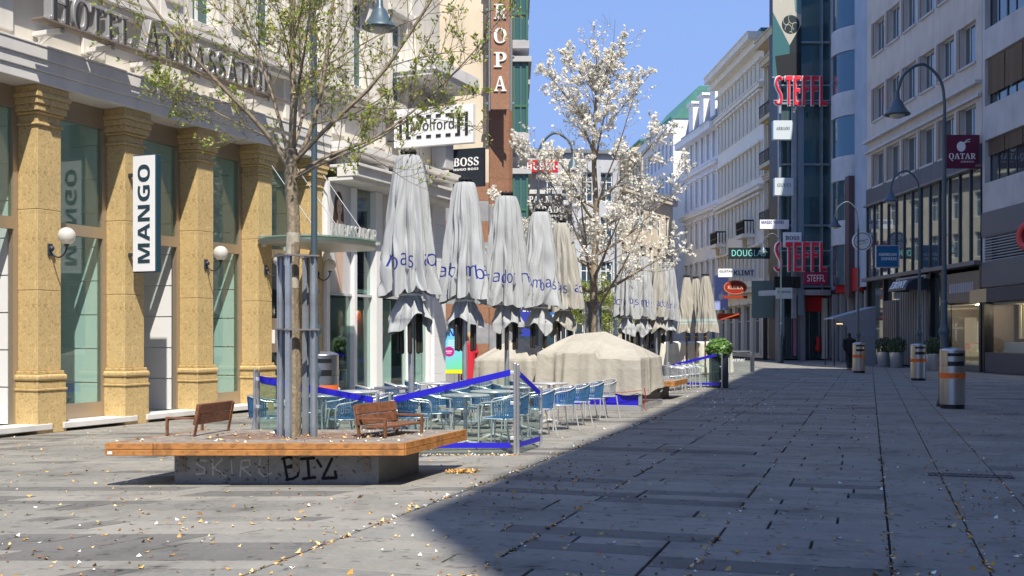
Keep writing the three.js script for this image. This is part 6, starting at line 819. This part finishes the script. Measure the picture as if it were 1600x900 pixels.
{ // body in standard pose helpers: faces +z
  const dress = mat(0.02, 0.02, 0.024, { roughness: 0.8 }), pale = mat(0.72, 0.70, 0.66, { roughness: 0.35 });
  const dummyBody = sdfMesh(smin([cap([0, 1.36, 0], [0, 1.16, 0.01], 0.085, 0.08), cap([-0.14, 1.38, 0], [0.14, 1.38, 0], 0.055, 0.055), cap([0, 1.15, 0], [0, 0.95, 0], 0.085, 0.125), cap([0, 1.4, 0], [0, 1.52, 0.01], 0.045, 0.04), ell([0, 1.63, 0.015], [0.075, 0.115, 0.095]), cap([-0.18, 1.38, 0], [-0.22, 1.1, -0.02], 0.042, 0.036), cap([-0.22, 1.1, -0.02], [-0.14, 0.92, 0.1], 0.035, 0.024), cap([0.18, 1.38, 0], [0.23, 1.12, -0.03], 0.042, 0.036), cap([0.23, 1.12, -0.03], [0.19, 0.86, 0.05], 0.035, 0.024), cap([-0.07, 0.92, 0], [-0.08, 0.5, 0.02], 0.085, 0.05), cap([-0.08, 0.5, 0.02], [-0.09, 0.08, -0.02], 0.048, 0.03), cap([-0.09, 0.05, -0.03], [-0.095, 0.025, 0.1], 0.028, 0.02), cap([0.07, 0.92, 0], [0.1, 0.5, 0.05], 0.085, 0.05), cap([0.1, 0.5, 0.05], [0.12, 0.08, 0.0], 0.048, 0.03), cap([0.12, 0.05, 0], [0.14, 0.025, 0.12], 0.028, 0.02)], 0.05), [-0.5, -0.02, -0.5], [0.5, 1.8, 0.5], 84); dummyBody.isShared = true; metreUV(dummyBody);
  const dg = lathe([[0.1, 1.36], [0.115, 1.25], [0.095, 1.14], [0.13, 0.98], [0.15, 0.85], [0.165, 0.62], [0.15, 0.61]], 24).scale(1.25, 1, 0.95);
  const man = (label, t, n, turn, m) => { const s = thing('mannequin', label, 'mannequin', hp(t, 0.16, n), turn, 'shop window mannequins'); obj('body', dummyBody, pale, s); obj('dress', dg, m, s); obj('stand', cyl(0.16, 0.16, 0, 0.015, 0, -0.05, 20), M.steel, s); };
  man('white mannequin in a short black dress behind the glass shop front', 10.75, -0.75, 0.4, dress); man('white mannequin in black beside the first mullion', 9.5, -0.9, 0.2, dress); man('white mannequin in a red top, farther inside the shop window', 9.85, -1.5, 0.6, mat(0.5, 0.02, 0.03));
  // walking man in black
  const p = thing('person', 'man in black jacket and dark trousers walking away past the tent', 'person', [X(1327, 53.6), 0, -53.6], PI);
  const G = f => { f.isShared = true; return metreUV(f); };
  obj('body', G(sdfMesh(smin([cap([-0.075, 0.9, 0], [-0.1, 0.5, 0.1], 0.1, 0.07), cap([-0.1, 0.5, 0.1], [-0.1, 0.1, 0.14], 0.065, 0.05), cap([-0.1, 0.05, 0.12], [-0.1, 0.04, 0.27], 0.045, 0.04), cap([0.075, 0.9, 0], [0.1, 0.5, 0.0], 0.1, 0.07), cap([0.1, 0.5, 0.0], [0.11, 0.12, -0.2], 0.065, 0.05), cap([0.11, 0.07, -0.22], [0.11, 0.04, -0.1], 0.045, 0.04), cap([0, 0.95, 0], [0, 1.4, 0], 0.14, 0.13), cap([0, 1.45, 0], [0, 1.58, 0.02], 0.055, 0.05), ell([0, 1.66, 0.025], [0.075, 0.115, 0.095]), cap([0, 1.65, 0.1], [0, 1.63, 0.13], 0.02, 0.012), cap([-0.2, 0.98, 0.14], [-0.2, 0.88, 0.2], 0.03, 0.02), cap([0.22, 0.95, -0.08], [0.22, 0.86, -0.06], 0.03, 0.02)], 0.05), [-0.5, -0.02, -0.5], [0.5, 1.8, 0.5], 84)), mat(0.35, 0.23, 0.17), p);
  obj('jacket', G(sdfMesh(smin([cap([0, 0.9, 0], [0, 1.4, 0], 0.2, 0.17), cap([-0.2, 1.42, 0], [0.2, 1.42, 0], 0.085, 0.085), cap([-0.24, 1.4, 0], [-0.28, 1.15, 0.02], 0.08, 0.065), cap([-0.28, 1.15, 0.02], [-0.2, 0.98, 0.14], 0.062, 0.05), cap([0.24, 1.4, 0], [0.28, 1.15, -0.06], 0.08, 0.065), cap([0.28, 1.15, -0.06], [0.23, 0.95, -0.08], 0.062, 0.05), cap([0, 1.45, -0.03], [0, 1.56, -0.03], 0.1, 0.075)], 0.06), [-0.5, 0.6, -0.5], [0.5, 1.7, 0.5], 64)), mat(0.012, 0.012, 0.016, { roughness: 0.8 }), p);
  obj('trousers', G(sdfMesh(smin([cap([-0.075, 0.9, 0], [-0.1, 0.5, 0.1], 0.115, 0.085), cap([-0.1, 0.5, 0.1], [-0.1, 0.12, 0.14], 0.08, 0.065), cap([0.075, 0.9, 0], [0.1, 0.5, 0.0], 0.115, 0.085), cap([0.1, 0.5, 0.0], [0.11, 0.14, -0.2], 0.08, 0.065)], 0.04), [-0.5, 0, -0.5], [0.5, 1.05, 0.5], 60)), mat(0.02, 0.022, 0.03), p);
  obj('hair', G(sdfMesh(ell([0, 1.69, 0.0], [0.085, 0.1, 0.1]), [-0.2, 1.5, -0.2], [0.2, 1.9, 0.2], 30)), mat(0.015, 0.012, 0.01), p);
  // woman in the long red coat
  const w = thing('person', 'woman in a long red coat with fair hair standing behind a parasol pole', 'person', [X(733, 35.6), 0, -35.6], PI + 0.5);
  obj('body', G(sdfMesh(smin([cap([0, 1.0, 0], [0, 1.36, 0], 0.12, 0.11), cap([0, 1.38, 0], [0, 1.5, 0.01], 0.05, 0.045), ell([0, 1.6, 0.02], [0.072, 0.11, 0.092]), cap([0, 1.59, 0.1], [0, 1.575, 0.125], 0.018, 0.012), cap([-0.08, 0.9, 0], [-0.09, 0.1, 0], 0.09, 0.045), cap([0.08, 0.9, 0], [0.09, 0.1, 0.02], 0.09, 0.045), cap([-0.09, 0.05, 0], [-0.1, 0.03, 0.13], 0.04, 0.03), cap([0.09, 0.05, 0], [0.1, 0.03, 0.15], 0.04, 0.03), cap([-0.24, 0.92, 0.08], [-0.24, 0.84, 0.12], 0.028, 0.02), cap([0.25, 0.92, 0.05], [0.25, 0.83, 0.07], 0.028, 0.02)], 0.05), [-0.5, -0.02, -0.5], [0.5, 1.75, 0.5], 80)), mat(0.55, 0.36, 0.27), w);
  obj('coat', G(sdfMesh((x, y, z) => { const a = smin([cap([0, 0.3, 0], [0, 1.3, 0], 0.27, 0.14), cap([-0.16, 1.36, 0], [0.16, 1.36, 0], 0.075, 0.075), cap([-0.2, 1.34, 0], [-0.26, 1.1, 0.0], 0.07, 0.06), cap([-0.26, 1.1, 0], [-0.24, 0.9, 0.08], 0.058, 0.05), cap([0.2, 1.34, 0], [0.27, 1.1, -0.02], 0.07, 0.06), cap([0.27, 1.1, -0.02], [0.25, 0.9, 0.05], 0.058, 0.05)], 0.06)(x, y, z) + 0.012 * Math.sin(Math.atan2(z, x) * 9) * Math.max(0, 1 - y); return Math.max(a, 0.22 - y); }, [-0.6, 0.1, -0.6], [0.6, 1.6, 0.6], 76)), mat(0.52, 0.012, 0.03, { roughness: 0.8 }), w);
  obj('hair', G(sdfMesh(smin([ell([0, 1.63, -0.01], [0.088, 0.1, 0.098]), cap([0, 1.58, -0.06], [0, 1.4, -0.09], 0.075, 0.05)], 0.04), [-0.3, 1.2, -0.3], [0.3, 1.8, 0.3], 44)), mat(0.42, 0.27, 0.11), w);
  obj('handbag', [rb(0.24, 0.34, 0.55, 0.8, -0.08, 0.18, 0.02), tube([[0.29, 0.8, -0.05], [0.28, 1.0, 0.05], [0.29, 0.8, 0.15]], 0.01, 5, 12)], M.black, w);
}
// ---------------------------------------------------------------- fallen leaves
{
  const R = rng(77), N = 3300, g = new THREE.BufferGeometry();
  g.setAttribute('position', new THREE.Float32BufferAttribute([-0.5, 0.25, 0, 0, 0, -0.32, 0.5, 0.22, 0, 0, 0.02, 0.32], 3)); g.setIndex([0, 3, 1, 1, 3, 2]); g.computeVertexNormals();
  const im = new THREE.InstancedMesh(g, mat(1, 1, 1, { roughness: 0.8, side: THREE.DoubleSide }), N); im.name = 'fallen_leaves'; im.userData = { kind: 'stuff', label: 'scattered dry leaves and white petals on the paving', category: 'leaves' }; im.castShadow = im.receiveShadow = true;
  const pal = [[0.62, 0.36, 0.09], [0.70, 0.50, 0.22], [0.80, 0.76, 0.66], [0.84, 0.81, 0.74], [0.34, 0.17, 0.06], [0.24, 0.12, 0.05], [0.55, 0.27, 0.05]]; const c = new THREE.Color(), o = new THREE.Object3D(); const gau = () => R() + R() + R() - 1.5;
  for (let k = 0; k < N; k++) { let x, d, y = 0.004, sz = 0.03 + 0.05 * R() * R(), q = R(), m;
    if (k < 250) { const s = 7.5 + 15 * R(), p = st(-4.0 + gau() * 0.06 * (R() < 0.7 ? 1 : 4), s); [x, d] = p; m = Math.floor(R() * 5); }
    else if (k < 430) { x = -0.58 + gau() * 0.17; d = 13.2 + gau() * 0.13; m = R() < 0.7 ? (R() < 0.5 ? 0 : 6) : 1; y = 0.004 + R() * 0.02; }
    else if (k < 520) { const w = R() < 0.5; const a = 0.1 + 2.9 * R(), dd = 0.1 + 1.6 * R(); x = -4.31 + a + 0.33 * dd; d = 11.85 + dd; y = 0.476; m = Math.floor(R() * 4); }
    else if (k < 640) { x = -1.5 + 1.6 * R(); d = 15.1 + gau() * 0.1; m = Math.floor(R() * 3); }
    else if (k < 780) { const p = st(-3.4 + gau() * 0.8, 12 + gau() * 2.4); [x, d] = p; m = 4 + Math.floor(R() * 3); }
    else if (k < 960) { const p = st((R() < 0.5 ? 0.8 : 1.4) + gau() * 0.3, 11 + gau() * 4); [x, d] = p; m = 3 + Math.floor(R() * 4); }
    else if (k < 1250) { d = 29 + gau() * 8; x = d * 0.14 + 1.2 + gau() * 1.5; m = 2 + Math.floor(R() * 2); sz *= 1.1; }
    else { d = 7.3 + 20 * Math.pow(R(), 1.6); x = (R() - 0.5) * 0.96 * d; if (R() < 0.5) { const w = x * SC - d * SS, js = [-4, -2.55, -1.15, 0.15, 0.78, 1.39].reduce((p, q) => Math.abs(q - w) < Math.abs(p - w) ? q : p); if (Math.abs(js - w) < 0.8) x += (js + gau() * 0.05 - w) / SC; else { const cl = Math.floor(R() * 40); x += (hash(cl, 3) - 0.5) * 0.3; d += (hash(cl, 4) - 0.5) * 0.2; } } m = R() < 0.15 ? 2 + Math.floor(R() * 2) : [0, 1, 0, 1, 4, 5, 6][Math.floor(R() * 7)]; }
    if (k >= 1250 && x < -1.2 + 0.33 * (d - 11.85) && x > -4.25 + 0.33 * (d - 11.85) && d > 11.95 && d < 13.55) y = 0.476;
    o.position.set(x, y, -d); o.rotation.set((R() - 0.5) * 0.9, R() * 6.28, (R() - 0.5) * 0.9); o.scale.set(sz, sz * (0.5 + R()), sz); o.updateMatrix(); im.setMatrixAt(k, o.matrix); const f = 0.8 + 0.35 * R(); c.setRGB(pal[m][0] * f, pal[m][1] * f, pal[m][2] * f); im.setColorAt(k, c); }
  scene.add(im);
}
renderer.render(scene, camera);
